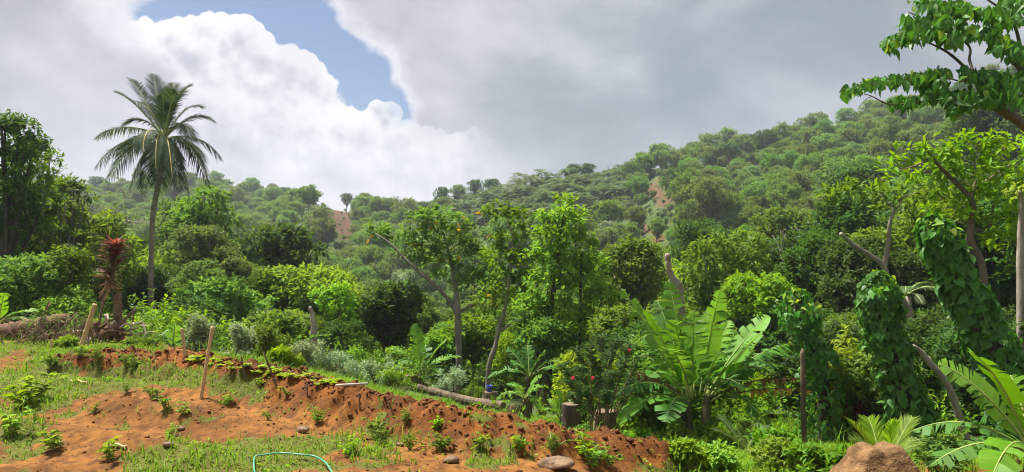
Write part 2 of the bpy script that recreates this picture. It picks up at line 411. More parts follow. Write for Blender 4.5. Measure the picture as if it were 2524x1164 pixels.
def plain_mat(name, c1, c2, scale=8, rough=.8, bump=.4, bscale=30, stretch=(1, 1, 1), spec=.3, detail=5):
    m = bpy.data.materials.new(name); m.use_nodes = True; T = NT(m.node_tree); T.n.clear()
    tcn = T.new('ShaderNodeTexCoord').outputs['Object']; v = T.vmath('MULTIPLY', tcn, stretch)
    n = T.noise(v, scale, detail, .6); nb = T.noise(v, bscale, 4, .6)
    oi = T.new('ShaderNodeObjectInfo').outputs['Random']
    c_ = T.mix(T.smooth(n, .35, .65), (*c1, 1), (*c2, 1))
    c_ = T.mix(T.lin(oi, 0, 1, 0, .35), c_, (c1[0] * .75, c1[1] * .75, c1[2] * .75, 1))
    p = T.new('ShaderNodeBsdfPrincipled'); T.put(p.inputs['Base Color'], c_); p.inputs['Roughness'].default_value = rough
    p.inputs['Specular IOR Level'].default_value = spec
    b = T.new('ShaderNodeBump'); b.inputs['Strength'].default_value = bump; b.inputs['Distance'].default_value = .03
    T.put(b.inputs['Height'], nb); T.l.new(b.outputs[0], p.inputs['Normal'])
    o = T.new('ShaderNodeOutputMaterial'); T.l.new(p.outputs[0], o.inputs[0])
    MATS[name] = m; return m
leaf_mat('leaf_dark', (.013, .046, .006), (.072, .165, .015))
leaf_mat('leaf_mid', (.032, .095, .005), (.15, .29, .014))
leaf_mat('leaf_bright', (.052, .15, .004), (.23, .42, .012))
leaf_mat('leaf_lime', (.12, .24, .008), (.28, .42, .018))
leaf_mat('leaf_olive', (.05, .115, .014), (.135, .225, .03))
leaf_mat('leaf_grey', (.15, .24, .11), (.30, .41, .23), trans=.25)
leaf_mat('leaf_hill', (.032, .095, .012), (.155, .285, .03), vary=.45)
leaf_mat('leaf_palm', (.013, .036, .011), (.040, .082, .020), rough=.55, spec=.08)
leaf_mat('leaf_palm_far', (.035, .080, .022), (.105, .175, .052))
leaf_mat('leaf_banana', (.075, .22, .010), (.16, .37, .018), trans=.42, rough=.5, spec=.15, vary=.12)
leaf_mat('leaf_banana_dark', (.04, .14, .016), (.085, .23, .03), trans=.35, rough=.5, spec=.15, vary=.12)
leaf_mat('leaf_vine', (.022, .115, .010), (.075, .26, .02), trans=.32, rough=.42, spec=.25, vary=.1)
leaf_mat('leaf_red', (.13, .035, .028), (.30, .075, .06), trans=.35, rough=.4, vary=.0)
leaf_mat('leaf_dry', (.12, .065, .025), (.28, .17, .07), trans=.2, rough=.8, vary=.2)
leaf_mat('leaf_yellow', (.34, .18, .01), (.50, .32, .02), trans=.35, vary=.1)
leaf_mat('leaf_maroon', (.035, .008, .008), (.10, .02, .018), trans=.2, vary=.1)
leaf_mat('grass', (.08, .19, .012), (.20, .36, .03), trans=.38, rough=.5, vary=.0)
leaf_mat('petal', (.55, .03, .10), (.78, .10, .22), trans=.3, vary=.0)
plain_mat('bark_grey', (.20, .165, .13), (.33, .29, .24), 5, .9, .6, 25, (1, 1, .35))
plain_mat('bark_brown', (.10, .07, .045), (.19, .14, .09), 5, .9, .7, 25, (1, 1, .3))
plain_mat('bark_dark', (.045, .035, .025), (.10, .08, .06), 5, .9, .7, 25, (1, 1, .3))
plain_mat('bark_palm', (.19, .15, .11), (.34, .28, .22), 6, .9, .5, 40)
plain_mat('wood_cut', (.09, .06, .038), (.19, .13, .08), 14, .8, .2, 60)
plain_mat('wood_dead', (.13, .08, .05), (.26, .175, .11), 9, .9, .7, 40, (1, 1, .4))
plain_mat('wood_bleached', (.42, .33, .23), (.58, .48, .36), 9, .85, .4, 40)
plain_mat('root_brown', (.10, .05, .028), (.22, .13, .075), 9, .95, .9, 35)
plain_mat('bamboo', (.42, .27, .13), (.55, .39, .21), 7, .55, .15, 50, (1, 1, .25))
plain_mat('stick', (.12, .07, .045), (.22, .15, .09), 12, .8, .4, 50, (1, 1, .3))
plain_mat('midrib', (.20, .27, .06), (.33, .38, .12), 6, .5, .1, 20)
plain_mat('midrib_yellow', (.42, .30, .04), (.52, .40, .08), 6, .5, .1, 20)
plain_mat('banana_stem', (.05, .05, .022), (.13, .11, .05), 5, .6, .4, 20, (1, 1, .2))
plain_mat('husk', (.07, .045, .03), (.16, .11, .07), 10, .95, .8, 40, (1, 1, .3))
plain_mat('rock', (.105, .055, .020), (.24, .135, .055), 7, .9, 1.0, 22)
plain_mat('stone', (.12, .075, .045), (.25, .165, .10), 7, .9, .6, 30)
plain_mat('clod', (.085, .029, .007), (.195, .070, .015), 6, .95, .6, 40)
plain_mat('hose', (.05, .26, .16), (.12, .38, .25), 4, .35, .03, 30, spec=.5)
plain_mat('bucket', (.01, .07, .42), (.015, .09, .50), 3, .35, .02, 30, spec=.5)
plain_mat('pvc', (.38, .34, .26), (.58, .53, .43), 9, .5, .1, 30)

def soil_mat():
    m = bpy.data.materials.new('red_soil'); m.use_nodes = True; T = NT(m.node_tree); T.n.clear()
    P = T.new('ShaderNodeTexCoord').outputs['Object']
    g = T.new('ShaderNodeAttribute', attribute_name='grass').outputs['Fac']
    bd = T.new('ShaderNodeAttribute', attribute_name='bed').outputs['Fac']
    n1 = T.noise(P, 1.6, 6, .6); n2 = T.noise(P, 9, 6, .65); n3 = T.noise(P, 45, 5, .7)
    path = T.mix(T.smooth(n1, .35, .65), (.135, .056, .013, 1), (.25, .108, .026, 1))
    bed = T.mix(T.smooth(n1, .35, .65), (.090, .030, .006, 1), (.20, .070, .013, 1))
    c_ = T.mix(bd, path, bed)
    c_ = T.mix(T.smooth(n2, .40, .66, 0, .75), c_, (.060, .026, .010, 1))
    c_ = T.mix(T.smooth(n3, .55, .8, 0, .4), c_, (.24, .11, .04, 1))
    gr = T.mix(T.smooth(n2, .35, .65), (.05, .07, .015, 1), (.10, .13, .022, 1))
    gm = T.smooth(T.math('ADD', g, T.math('MULTIPLY', T.math('SUBTRACT', n2, .5), .9)), .45, .8)
    c_ = T.mix(T.math('MULTIPLY', gm, .8), c_, gr)
    p = T.new('ShaderNodeBsdfPrincipled'); T.put(p.inputs['Base Color'], c_); p.inputs['Roughness'].default_value = .95; p.inputs['Specular IOR Level'].default_value = .15
    b = T.new('ShaderNodeBump'); b.inputs['Strength'].default_value = .9; b.inputs['Distance'].default_value = .04
    T.put(b.inputs['Height'], T.math('ADD', T.math('MULTIPLY', n2, .6), T.math('MULTIPLY', n3, .4))); T.l.new(b.outputs[0], p.inputs['Normal'])
    o = T.new('ShaderNodeOutputMaterial'); T.l.new(p.outputs[0], o.inputs[0]); return m
def terrain_mat():
    m = bpy.data.materials.new('hill_ground'); m.use_nodes = True; T = NT(m.node_tree); T.n.clear()
    P = T.new('ShaderNodeTexCoord').outputs['Object']
    s = T.new('ShaderNodeAttribute', attribute_name='soil').outputs['Fac']
    n1 = T.noise(P, .35, 6, .6); n2 = T.noise(P, 2.2, 5, .6)
    gr = T.mix(T.smooth(n1, .35, .65), (.035, .06, .018, 1), (.075, .105, .03, 1))
    so = T.mix(T.smooth(n2, .35, .68), (.075, .042, .022, 1), (.13, .072, .038, 1))
    c_ = T.mix(T.smooth(T.math('ADD', s, T.math('MULTIPLY', T.math('SUBTRACT', n1, .5), .8)), .35, .7), gr, so)
    p = T.new('ShaderNodeBsdfPrincipled'); T.put(p.inputs['Base Color'], c_); p.inputs['Roughness'].default_value = .95; p.inputs['Specular IOR Level'].default_value = .1
    b = T.new('ShaderNodeBump'); b.inputs['Strength'].default_value = .6; b.inputs['Distance'].default_value = .3
    T.put(b.inputs['Height'], n2); T.l.new(b.outputs[0], p.inputs['Normal'])
    o = T.new('ShaderNodeOutputMaterial'); T.l.new(p.outputs[0], o.inputs[0]); return m

# ---------------------------------------------------------------- ground sheets
# cleared red slopes on the hills (photo column, row, half sizes, strength)
CLEAR = [(820, 525, 56, 32, 1.1), (850, 575, 28, 24, .9), (785, 555, 34, 22, .7), (1525, 512, 20, 10, 1.1), (1552, 535, 22, 11, 1.2), (1588, 562, 24, 12, 1.2), (1622, 588, 22, 12, 1.1), (1640, 500, 34, 30, .75), (1660, 440, 50, 20, .75), (1600, 470, 30, 20, .6), (1300, 470, 130, 34, .5), (1420, 460, 90, 30, .45), (1210, 550, 30, 18, .7)]
def clear_mask(x, y, z):
    px, py = proj(np.stack([x, y, z], -1)); s = 0.0 * px
    for (a, b, ra, rb, k) in CLEAR: s = s + k * np.exp(-((px - a) / ra) ** 2 - ((py - b) / rb) ** 2)
    return s * (np.hypot(x, y) > 70) * (y > 0)
GX0, GX1, GY0, GY1 = -11.5, 7.5, 3.0, 17.0
def build_ground():
    az = np.radians(np.concatenate([np.arange(-52, 52, .4), np.arange(52, 308, 4)])); rr = np.geomspace(.6, 1500, 230)
    A, RR = np.meshgrid(az, rr); X = RR * np.sin(A); Y = RR * np.cos(A); Z = terrain(X, Y)
    soil = clear_mask(X, Y, Z)
    ins = sstep(X, GX0, GX0 + .8) * (1 - sstep(X, GX1 - .8, GX1)) * sstep(Y, GY0, GY0 + .8) * (1 - sstep(Y, GY1 - .8, GY1))
    Z = Z - .30 * ins
    n, m = X.shape; i = np.arange(n - 1)[:, None] * m; j = np.arange(m)[None]; k = (j + 1) % m
    Q = np.stack([i + j, i + m + j, i + m + k, i + k], -1).reshape(-1, 4)
    g = Geo(); V = np.stack([X, Y, Z], -1).reshape(-1, 3)
    V = np.concatenate([V, [[0, 0, tz(0, 0)]]]); jj = np.arange(m)
    g.add(V, [Q[:, ::-1], np.stack([np.full(m, n * m), (jj + 1) % m, jj], -1)], smooth=True)
    me = g.mesh('ground', [terrain_mat()])
    a = me.attributes.new('soil', 'FLOAT', 'POINT'); a.data.foreach_set('value', np.concatenate([soil.ravel(), [0]]).astype(np.float32))
    o = link('ground', me); o['kind'] = 'structure'; o['label'] = 'grassy valley floor and wooded hillsides with cleared red slopes'
    # garden plot
    xs = np.arange(GX0, GX1 + .01, .037); ys = np.arange(GY0, GY1 + .01, .037); X, Y = np.meshgrid(xs, ys)
    Z = garden_h(X, Y)
    rim = np.minimum(np.minimum(X - GX0, GX1 - X), np.minimum(Y - GY0, GY1 - Y))
    gm = grass_mask(X, Y, Z); b = np.clip(bed_h(X, Y) * 1.5, 0, 1)
    Z = Z - .40 * (1 - sstep(rim, 0, .7))
    n, m = X.shape; i = np.arange(n - 1)[:, None] * m; j = np.arange(m - 1)[None]
    Q = np.stack([i + j, i + j + 1, i + m + j + 1, i + m + j], -1).reshape(-1, 4)
    g = Geo(); g.add(np.stack([X, Y, Z], -1), [Q], smooth=True); me = g.mesh('garden_soil', [soil_mat()])
    for nm, arr in (('grass', gm), ('bed', b)):
        a = me.attributes.new(nm, 'FLOAT', 'POINT'); a.data.foreach_set('value', arr.ravel().astype(np.float32))
    o = link('garden_soil', me); o['kind'] = 'structure'; o['label'] = 'red garden soil with a raised planting bed'
build_ground()

# ---------------------------------------------------------------- plant builders
def W3(px, py, Y): return at(px, py, Y)
def limb_geo(g, base, limb, Y, sides=8, rng=None, to_ground=False, mat=0, lump=.12):
    """limb: [(px, py, width_px, depth offset)] -> tapered tube"""
    P = []
    for q in limb:
        dy = q[3] if len(q) > 3 else 0.0
        p = at(q[0], q[1], Y + dy); P.append([*p, q[2] / F * (Y + dy) / 2])
    P = np.array(P)
    if to_ground:
        x, y, z, r = P[0]; zg = tz(x, y) - .15
        if z > zg + .2:
            P = np.concatenate([[[x, y, zg, r * 1.35]], P]) if z - zg < 1.2 else np.concatenate([[[x, y, zg, r * 1.4], [x, y, zg + (z - zg) * .5, r * 1.12]], P])
        else: P[0, 2] = zg
    S = smooth_line(P, max(6, len(P) * 4))
    V, Fc = tube(S[:, :3] - base, np.maximum(S[:, 3], .004), sides, rng, lump)
    g.add(V, Fc, mat, .5, True)
def lobe_leaves(C, Rd, L, rng, k=6, dens=1.0, cap=16000, **kw):
    S = (4 * np.pi * (Rd[:, 0] * Rd[:, 1] + Rd[:, 0] * Rd[:, 2] + Rd[:, 1] * Rd[:, 2]) / 3).sum()
    w = kw.get('width', .5); n = int(min(cap, dens * S / (.5 * w * L * L)) / k) + 4
    return sprays(C, Rd, n, k, L, rng, **kw)
def finish_tree(name, label, cat, base, trunk, crown_parts, bark, group=None):
    t = thing(name, label, cat, tuple(base), 0, group)
    link('trunk', trunk.mesh('trunk', [MATS[bark]]), t)
    g, mats = crown_parts
    c_ = link('crown', g.mesh('crown', mats), t); c_['kind'] = 'stuff'
    return t
def px_tree(name, label, cat, Y, limbs, lobes, mat, bark='bark_grey', seed=1, L=None, k=6, dens=1.0, cap=16000, extra=None, group=None, **kw):
    rng = np.random.default_rng(seed)
    p0 = at(limbs[0][0][0], limbs[0][0][1], Y); base = np.array([p0[0], p0[1], tz(p0[0], p0[1])])
    g = Geo()
    for i, lb in enumerate(limbs): limb_geo(g, base, lb, Y, 9 if i == 0 else 6, rng, to_ground=(i == 0))
    C = []; Rd = []
    for q in lobes:
        dy = q[4] if len(q) > 4 else rng.uniform(-.4, .4) * q[2] / F * Y * 2
        C.append(at(q[0], q[1], Y + dy) - base); a = q[2] / F * Y; b = q[3] / F * Y; Rd.append([a, (a + b) / 2 * 1.05, b])
    C = np.array(C); Rd = np.array(Rd)
    for c_ in C:                                     # fine twigs out to every clump
        j = C[rng.integers(len(C))]; s = c_ * .55 + np.array([0, 0, 0])
        q0 = c_ + (np.array([0, 0, 0]) - c_) * .0 + rng.normal(0, .05, 3)
        for _ in range(2):
            e = c_ + rng.normal(0, .35, 3) * Rd[0]; V, Fc = tube(bez(c_ - np.array([0, 0, Rd[0, 2] * .6]), c_, e, 5), np.linspace(.02, .006, 5) * Y / 22, 4); g.add(V, Fc, 0, .5, True)
    L = (L or Y * .0068) * 1.12
    cg = Geo(); V, Fc, v = lobe_leaves(C, Rd, L, rng, k, dens, cap, **kw); cg.add(V, Fc, 0, v)
    mats = [MATS[mat]]
    if extra:                                        # a scatter of off-colour leaves
        V, Fc, v = sprays(C, Rd, extra[1], 3, L, rng, **kw); cg.add(V, Fc, 1, v); mats.append(MATS[extra[0]])
    return finish_tree(name, label, cat, base, g, (cg, mats), bark, group)
def auto_parts(h, half, trunk_h, rng, L, nl=9, k=6, dens=1.0, cap=12000, flat=.75, r0=None, lean=0.0, **kw):
    """a tree around the origin: height h, crown half width, clear trunk height -> trunk Geo, crown Geo"""
    cz0 = trunk_h; ch = h - trunk_h; C = []; Rd = []; nl = int(nl * 1.9)
    for i in range(nl):
        a = 2.4 * i + rng.uniform(-.5, .5); u = (i + .5) / nl; rr = half * .82 * math.sqrt(1 - (2 * u - 1) ** 2 * .85) * rng.uniform(.35, 1.0)
        rad = half * rng.uniform(.20, .42)
        z = cz0 + ch * (.10 + .84 * u) + rng.normal(0, .05) * ch; z = min(z, h - rad * flat)
        C.append([rr * math.cos(a) + lean * z, rr * math.sin(a), z]); Rd.append([rad, rad, rad * flat])
    C = np.array(C); Rd = np.array(Rd); g = Geo(); r0 = r0 or .022 * h + .02
    top = np.array([lean * cz0, 0, cz0 + ch * .45])
    V, Fc = tube(smooth_line([[0, 0, -.3], [rng.normal(0, .03) * h, rng.normal(0, .03) * h, trunk_h * .5], top], 9), np.linspace(r0 * 1.2, r0 * .45, 9), 7, rng, .1); g.add(V, Fc, 0, .5, True)
    for c_ in C:
        s = np.array([0, 0, trunk_h * rng.uniform(.6, 1.0)]) * (1, 1, 1); m_ = (s + c_) / 2 + [0, 0, -ch * .06]
        V, Fc = tube(bez(s, m_, c_, 6), np.linspace(r0 * .5, r0 * .12, 6), 5); g.add(V, Fc, 0, .5, True)
    cg = Geo(); V, Fc, v = lobe_leaves(C, Rd, L, rng, k, dens, cap, **kw); cg.add(V, Fc, 0, v)
    return g, cg
def px_auto(name, label, cat, px, Y, top, bot, wid, mat, bark='bark_brown', seed=1, tree_at=None, group=None, **kw):
    """a tree whose crown spans the photo rows top..bot and wid columns at depth Y"""
    rng = np.random.default_rng(seed); p = at(px, top, Y); zg = tz(p[0], p[1]); h = p[2] - zg
    th = max(.15, at(px, bot, Y)[2] - zg); half = wid / F * Y / 2
    L = kw.pop('L', Y * .0068) * 1.15
    g, cg = auto_parts(h, half, min(th, h * .7), rng, L, **kw)
    return finish_tree(name, label, cat, (p[0], p[1], zg), g, (cg, [MATS[mat]]), bark, group)

def frond_geo(p0, p1, p2, Ll, nl, rng, wid=.04, hang=.5, start=.14, seg=2, vee=.25, k0=.5):
    """palm frond: leaflets on both sides of a curved midrib; returns blade Geo and midrib points"""
    C = bez(p0, p1, p2, 24); T = unit(np.gradient(C, axis=0)); g = Geo()
    side0 = np.cross(T[8], [0, 0, 1.0]); 
    if np.linalg.norm(side0) < .15: side0 = np.array([1.0, 0, 0])
    side0 = unit(side0)
    t = np.linspace(start, .995, nl); t = np.clip(t + rng.normal(0, .004, nl), start, .997)
    i = t * 23; i0 = np.minimum(i.astype(int), 22); f = (i - i0)[:, None]
    P = C[i0] * (1 - f) + C[i0 + 1] * f; TT = unit(T[i0] * (1 - f) + T[i0 + 1] * f)
    N = unit(np.cross(side0[None], TT)); N = np.where(N[:, 2:3] < 0, -N, N); S = np.cross(TT, N)
    prof = np.sin(np.pi * np.clip((t - start) / (1 - start) * .86 + .12, 0, 1)) ** .75
    for sg in (-1, 1):
        ll = Ll * prof * rng.uniform(.85, 1.1, nl)
        d = unit(S * sg * .85 + TT * (k0 + .55 * t[:, None]) + N * vee + rng.normal(0, .07, (nl, 3)))
        hg = hang * rng.uniform(.6, 1.35, nl)
        w = wid * prof ** .5; Vs = []; up = unit(np.cross(d, TT)); up = np.where(up[:, 2:3] < 0, -up, up); ws = unit(np.cross(d, up))
        for q, ww in ((0, .55), (.45, 1.0), (1.0, .12)):
            c_ = P + d * (ll * q)[:, None]; c_[:, 2] -= hg * ll * q * q
            Vs += [c_ + ws * (w * ww / 2)[:, None], c_ - ws * (w * ww / 2)[:, None]]
        V = np.stack(Vs, 1).reshape(-1, 3); b = np.arange(nl)[:, None] * 6
        g.add(V, [np.concatenate([b + [0, 1, 3, 2], b + [2, 3, 5, 4]])], 0, np.repeat(rng.uniform(0, 1, nl), 6))
    return g, C
def add_frond(parent, base, p0, p1, p2, Ll, nl, rng, mat, midmat, r=.03, **kw):
    g, C = frond_geo(np.asarray(p0) - base, np.asarray(p1) - base, np.asarray(p2) - base, Ll, nl, rng, **kw)
    o = link('frond', g.mesh('frond', [MATS[mat]]), parent)
    m = Geo(); V, Fc = tube(C, np.linspace(r, r * .15, len(C)), 5); m.add(V, Fc, 0, .5, True)
    link('midrib', m.mesh('midrib', [MATS[midmat]]), o)
    return o

def banana_leaf(parent, base, p0, p1, p2, Wd, rng, mat='leaf_banana', tear=.35, roll=0.0, fold=.25, r=.018, name='leaf', midmat='midrib', start=.14, hang=.0):
    """banana leaf: blade of torn strips either side of a curved midrib"""
    C = bez(np.asarray(p0) - base, np.asarray(p1) - base, np.asarray(p2) - base, 30); T = unit(np.gradient(C, axis=0))
    s0 = np.cross(T[12], [0, 0, 1.0])
    s0 = unit(s0) if np.linalg.norm(s0) > .2 else np.array([1.0, 0, 0])
    g = Geo(); at_ = lambda A, t: A[min(int(t * 29), 28)] * (1 - (t * 29 - min(int(t * 29), 28))) + A[min(int(t * 29), 28) + 1] * (t * 29 - min(int(t * 29), 28))
    for sg in (-1, 1):
        t = start; off = 0.0; prev = 0.0
        while t < .99:
            torn = rng.random() < tear
            dt = rng.uniform(.012, .035) if torn else rng.uniform(.02, .05)
            t2 = min(t + dt, 1.0)
            if rng.random() < .25 + tear * .5: off = rng.normal(-.1 * tear, .4 * (.3 + tear)); gap = rng.uniform(.15, .6)
            else: gap = 0.0
            Vs = []
            for tt, gg in ((t, gap * .6), (t2, 0)):
                c_ = at_(C, tt); tn = unit(at_(T, tt)); n_ = unit(np.cross(s0, tn)); n_ = n_ if n_[2] > 0 or abs(tn[2]) > .9 else -n_
                s_ = np.cross(tn, n_); s_ = s_ * math.cos(roll) + n_ * math.sin(roll); n2 = np.cross(s_, tn)
                u = (tt - start) / (1 - start); w = Wd / 2 * min(1, (u * 6 + .12)) ** .7 * max(0.0, 1 - max(0, (u - .55) / .45) ** 2.2) ** .62
                a = fold + off
                for q, bend in ((0, 0), (.5, .5), (1, 1)):
                    p = c_ + s_ * sg * w * q * math.cos(a * bend) + n2 * w * q * math.sin(a) * (1.0 if q < 1 else .7) + tn * w * (.28 * q + gg * q * .9)
                    p = p + np.array([0, 0, -hang * w * q * q * (1 + .6 * off)])
                    Vs.append(p)
            g.add(Vs, [np.array([[0, 1, 4, 3], [1, 2, 5, 4]])], 0, np.clip(.5 + rng.normal(0, .12) + off * .3, 0, 1), True)
            t = t2
    o = link(name, g.mesh(name, [MATS[mat]]), parent)
    m = Geo(); V, Fc = tube(C, np.linspace(r, r * .2, 30), 5); m.add(V, Fc, 0, .5, True)
    link('midrib', m.mesh('midrib', [MATS[midmat]]), o)
    return o
def banana_plant(name, label, bpx, bpy_, Y, stem_top, leaves, seed, Wd=.36, stem_w=34, mats=('leaf_banana', 'leaf_banana_dark'), group=None, dead=(), stem_mat='banana_stem', stems=None):
    """leaves: (tip px, tip row, depth offset, sag px, roll, tear, material index[, start px, row])"""
    rng = np.random.default_rng(seed); b = at(bpx, bpy_, Y); base = np.array([b[0], b[1], gz(b[0], b[1]) if Y < 16 else tz(b[0], b[1])])
    t = thing(name, label, 'banana plant', tuple(base), 0, group)
    for st in (stems or [(bpx, bpy_, stem_top[0], stem_top[1], stem_w)]):
        p0 = at(st[0], st[1], Y); p0[2] = base[2] - .08; p1 = at(st[2], st[3], Y)
        g = Geo(); P = smooth_line([p0 - base, (p0 + p1) / 2 - base + rng.normal(0, .015, 3), p1 - base], 10); r = st[4] / F * Y / 2
        V, Fc = tube(P, np.linspace(r * 1.15, r * .55, 10), 12, rng, .08); g.add(V, Fc, 0, .5, True)
        for i in range(5):                           # loose sheaths hanging off the stem
            a = rng.uniform(0, 6.28); q = P[rng.integers(2, 8)]; d = np.array([math.cos(a), math.sin(a), 0])
            s = np.cross(d, [0, 0, 1]); e = q + d * r * 1.5 + [0, 0, -rng.uniform(.1, .3)]; w = r * .6
            g.add([q + d * r + s * w, q + d * r - s * w, e - s * w * .3, e + s * w * .3], [np.array([[0, 1, 2, 3]])], 1, .4)
        link('stem', g.mesh('stem', [MATS[stem_mat], MATS['leaf_dry']]), t)
    for lf in leaves:
        tx, ty, dy, sag, roll, tear, mi = lf[:7]; sx, sy = lf[7:9] if len(lf) > 7 else stem_top
        p0 = at(sx, sy, Y); p2 = at(tx, ty, Y + dy); p1 = (p0 + p2) / 2 + np.array([0, 0, sag / F * Y]) + np.array([0, 0, .08])
        banana_leaf(t, base, p0, p1, p2, Wd * rng.uniform(.85, 1.1), rng, mats[mi], min(.95, tear + .04), roll, fold=rng.uniform(.05, .3) if tear < .6 else -.1, hang=.25 if tear > .5 else .08)
    for lf in dead:
        tx, ty, dy, sag, mt, sx, sy = lf
        p0 = at(sx, sy, Y); p2 = at(tx, ty, Y + dy); p1 = (p0 + p2) / 2 + np.array([0, 0, sag / F * Y])
        C = bez(p0 - base, p1 - base, p2 - base, 40); g = Geo(); T_ = unit(np.gradient(C, axis=0))
        for j in range(8, 39):
            for sg in (-1, 1):
                if rng.random() < .45: continue
                l = Wd * .36 * rng.uniform(.2, 1.0) * math.sin(np.pi * min(1, (j - 6) / 33)) ** .5; sd = unit(np.cross(T_[j], [0, 0, 1.0])) * sg; q0 = C[j]; q1 = C[min(j + 1, 39)]; w1 = rng.uniform(.4, .95)
                d = sd * l * .35 * rng.uniform(.3, 1.2) + np.array([0, 0, -l]) + T_[j] * rng.normal(0, .15) * l; mdl = sd * l * .25 + np.array([0, 0, -l * .3])
                V = [q0, q1, q1 + mdl, q0 + mdl, q0 + (q1 - q0) * w1 + d, q0 + d * rng.uniform(.8, 1.0)]; g.add(V, [np.array([[0, 1, 2, 3], [3, 2, 4, 5]])], 0 if rng.random() < .75 else 1, rng.random())
        o = link('dead_leaf', g.mesh('dead_leaf', [MATS[mt], MATS['leaf_dry']]), t); m = Geo(); V, Fc = tube(C, np.linspace(.016, .004, 40), 5); m.add(V, Fc, 0, .5, True); link('midrib', m.mesh('midrib', [MATS['husk']]), o); o['kind'] = 'stuff'
    return t

# unit leaf meshes (x across, y along, z up) for leaves that can be picked out singly
def unit_leaf(kind, mat, rng):
    P = np.zeros((1, 3)); D = np.array([[0, 1.0, 0]]); N = np.array([[0, 0, 1.0]]); g = Geo()
    if kind == 'heart': V, Fc = hearts(P, D, N, [1.0], fold=rng.uniform(.08, .2), droop=rng.uniform(.15, .4))
    elif kind == 'oval':
        prof = [(0, 0), (.18, .2), (.45, .30), (.75, .19), (1, 0), (.75, -.19), (.45, -.30), (.18, -.2)]
        dr = rng.uniform(.1, .3); V = np.array([[b, a, abs(b) * .5 - dr * a * a] for a, b in prof]); V = np.concatenate([V, [[0, .45, -dr * .2]]])
        Fc = [np.array([[8, i, (i + 1) % 8] for i in range(8)])]
    else:                                            # strap
        dr = rng.uniform(.15, .6); V = []
        for q, w in ((0, .05), (.3, .085), (.7, .07), (1, .004)):
            V += [[-w, q, .02 - dr * q * q], [w, q, .02 - dr * q * q]]
        V = np.array(V); Fc = [np.array([[0, 1, 3, 2], [2, 3, 5, 4], [4, 5, 7, 6]])]
    g.add(V, Fc, 0, rng.uniform(.1, .95), True)
    return g.mesh('leaf', [mat])
def place_leaves(parent, meshes, P, D, N, L, rng, name='leaf'):
    D = unit(D); N = unit(N - D * np.sum(N * D, -1, keepdims=True)); S = np.cross(D, N)
    for i in range(len(P)):
        o = bpy.data.objects.new(name, meshes[rng.integers(len(meshes))]); COL.objects.link(o); o.parent = parent
        M = Matrix(((S[i, 0], D[i, 0], N[i, 0]), (S[i, 1], D[i, 1], N[i, 1]), (S[i, 2], D[i, 2], N[i, 2]))).to_4x4() @ Matrix.Scale(float(L[i]), 4)
        M.translation = Vector(P[i]); o.matrix_local = M
def bake_leaves(kind_fn, P, D, N, L, g, mi, v):
    V, Fc = kind_fn(P, D, N, L); g.add(V, Fc, mi, np.repeat(v, len(V) // len(P)))
def vine_column(label, Y, line, seed, leaf_px, lean_dy=0.0, n_extra=500, top_mat='leaf_bright', post=None, base_row=None, mat='leaf_vine'):  # leaf_bright tops: light from above put into the leaf colour
    """a stump wrapped in a heart-leaved climber; line: [(px, row, width px)] from the top down"""
    rng = np.random.default_rng(seed); q = line[-1]; b = at(q[0], q[1], Y); zg = tz(b[0], b[1]); base = np.array([b[0], b[1], zg])
    t = thing('vine_covered_stump', label, 'vine')
    t.location = tuple(base)
    P = np.array([[*at(a, r, Y + lean_dy * (1 - i / len(line))), w / F * Y / 2] for i, (a, r, w) in enumerate(line)])
    if P[-1, 2] > zg + .1: P = np.concatenate([P, [[P[-1, 0], P[-1, 1], zg - .05, P[-1, 3]]]])
    S = smooth_line(P, 40); S[:, :3] -= base
    g = Geo()
    core = post if post is not None else .42
    V, Fc = tube(S[::-1, :3], S[::-1, 3] * core, 10, rng, .1); g.add(V, Fc, 0, .5, True); link('stump', g.mesh('stump', [MATS['bark_dark']]), t)
    T = unit(np.gradient(S[:, :3], axis=0))
    def scatter(n, front):
        u = rng.uniform(0, 1, n) * 39; i = np.minimum(u.astype(int), 38); f = (u - i)[:, None]; s = S[i] * (1 - f) + S[i + 1] * f
        ang = rng.normal(-np.pi / 2, .85, n) if front else rng.uniform(0, 2 * np.pi, n)
        rad = np.stack([np.cos(ang), np.sin(ang), np.zeros(n)], 1)
        cap_ = np.clip(1 - u / 4.0, 0, 1)[:, None]; out = unit(rad * (1 - .8 * cap_) + np.array([0, 0, 1.0]) * cap_ + rng.normal(0, .12, (n, 3)))
        lump = 1 + .16 * np.sin(u * .9 + ang * 2.0) + rng.normal(0, .07, n)
        Pp = s[:, :3] + out * (s[:, 3] * lump * np.where(cap_[:, 0] > .3, .75, 1))[:, None] * (1 if front else .9)
        D = unit(np.array([0, 0, -1.0]) * .9 + out * .35 + rng.normal(0, .5, (n, 3))); N = unit(out + np.array([0, 0, .6]) + rng.normal(0, .35, (n, 3)))
        L = leaf_px / F * Y * rng.uniform(.4, 1.2, n) * (1 if front else .9)
        return Pp, D, N, L, u
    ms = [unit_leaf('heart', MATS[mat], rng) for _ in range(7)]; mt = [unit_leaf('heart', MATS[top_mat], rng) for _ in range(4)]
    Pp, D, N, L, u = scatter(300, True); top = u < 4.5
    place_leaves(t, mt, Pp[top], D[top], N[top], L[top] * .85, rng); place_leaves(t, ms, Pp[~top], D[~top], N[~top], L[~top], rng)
    Pp, D, N, L, u = scatter(n_extra, False); g = Geo(); bake_leaves(hearts, Pp, D, N, L, g, 0, rng.uniform(0, .8, len(Pp)))
    o = link('foliage', g.mesh('foliage', [MATS[mat]]), t); o['kind'] = 'stuff'
    return t

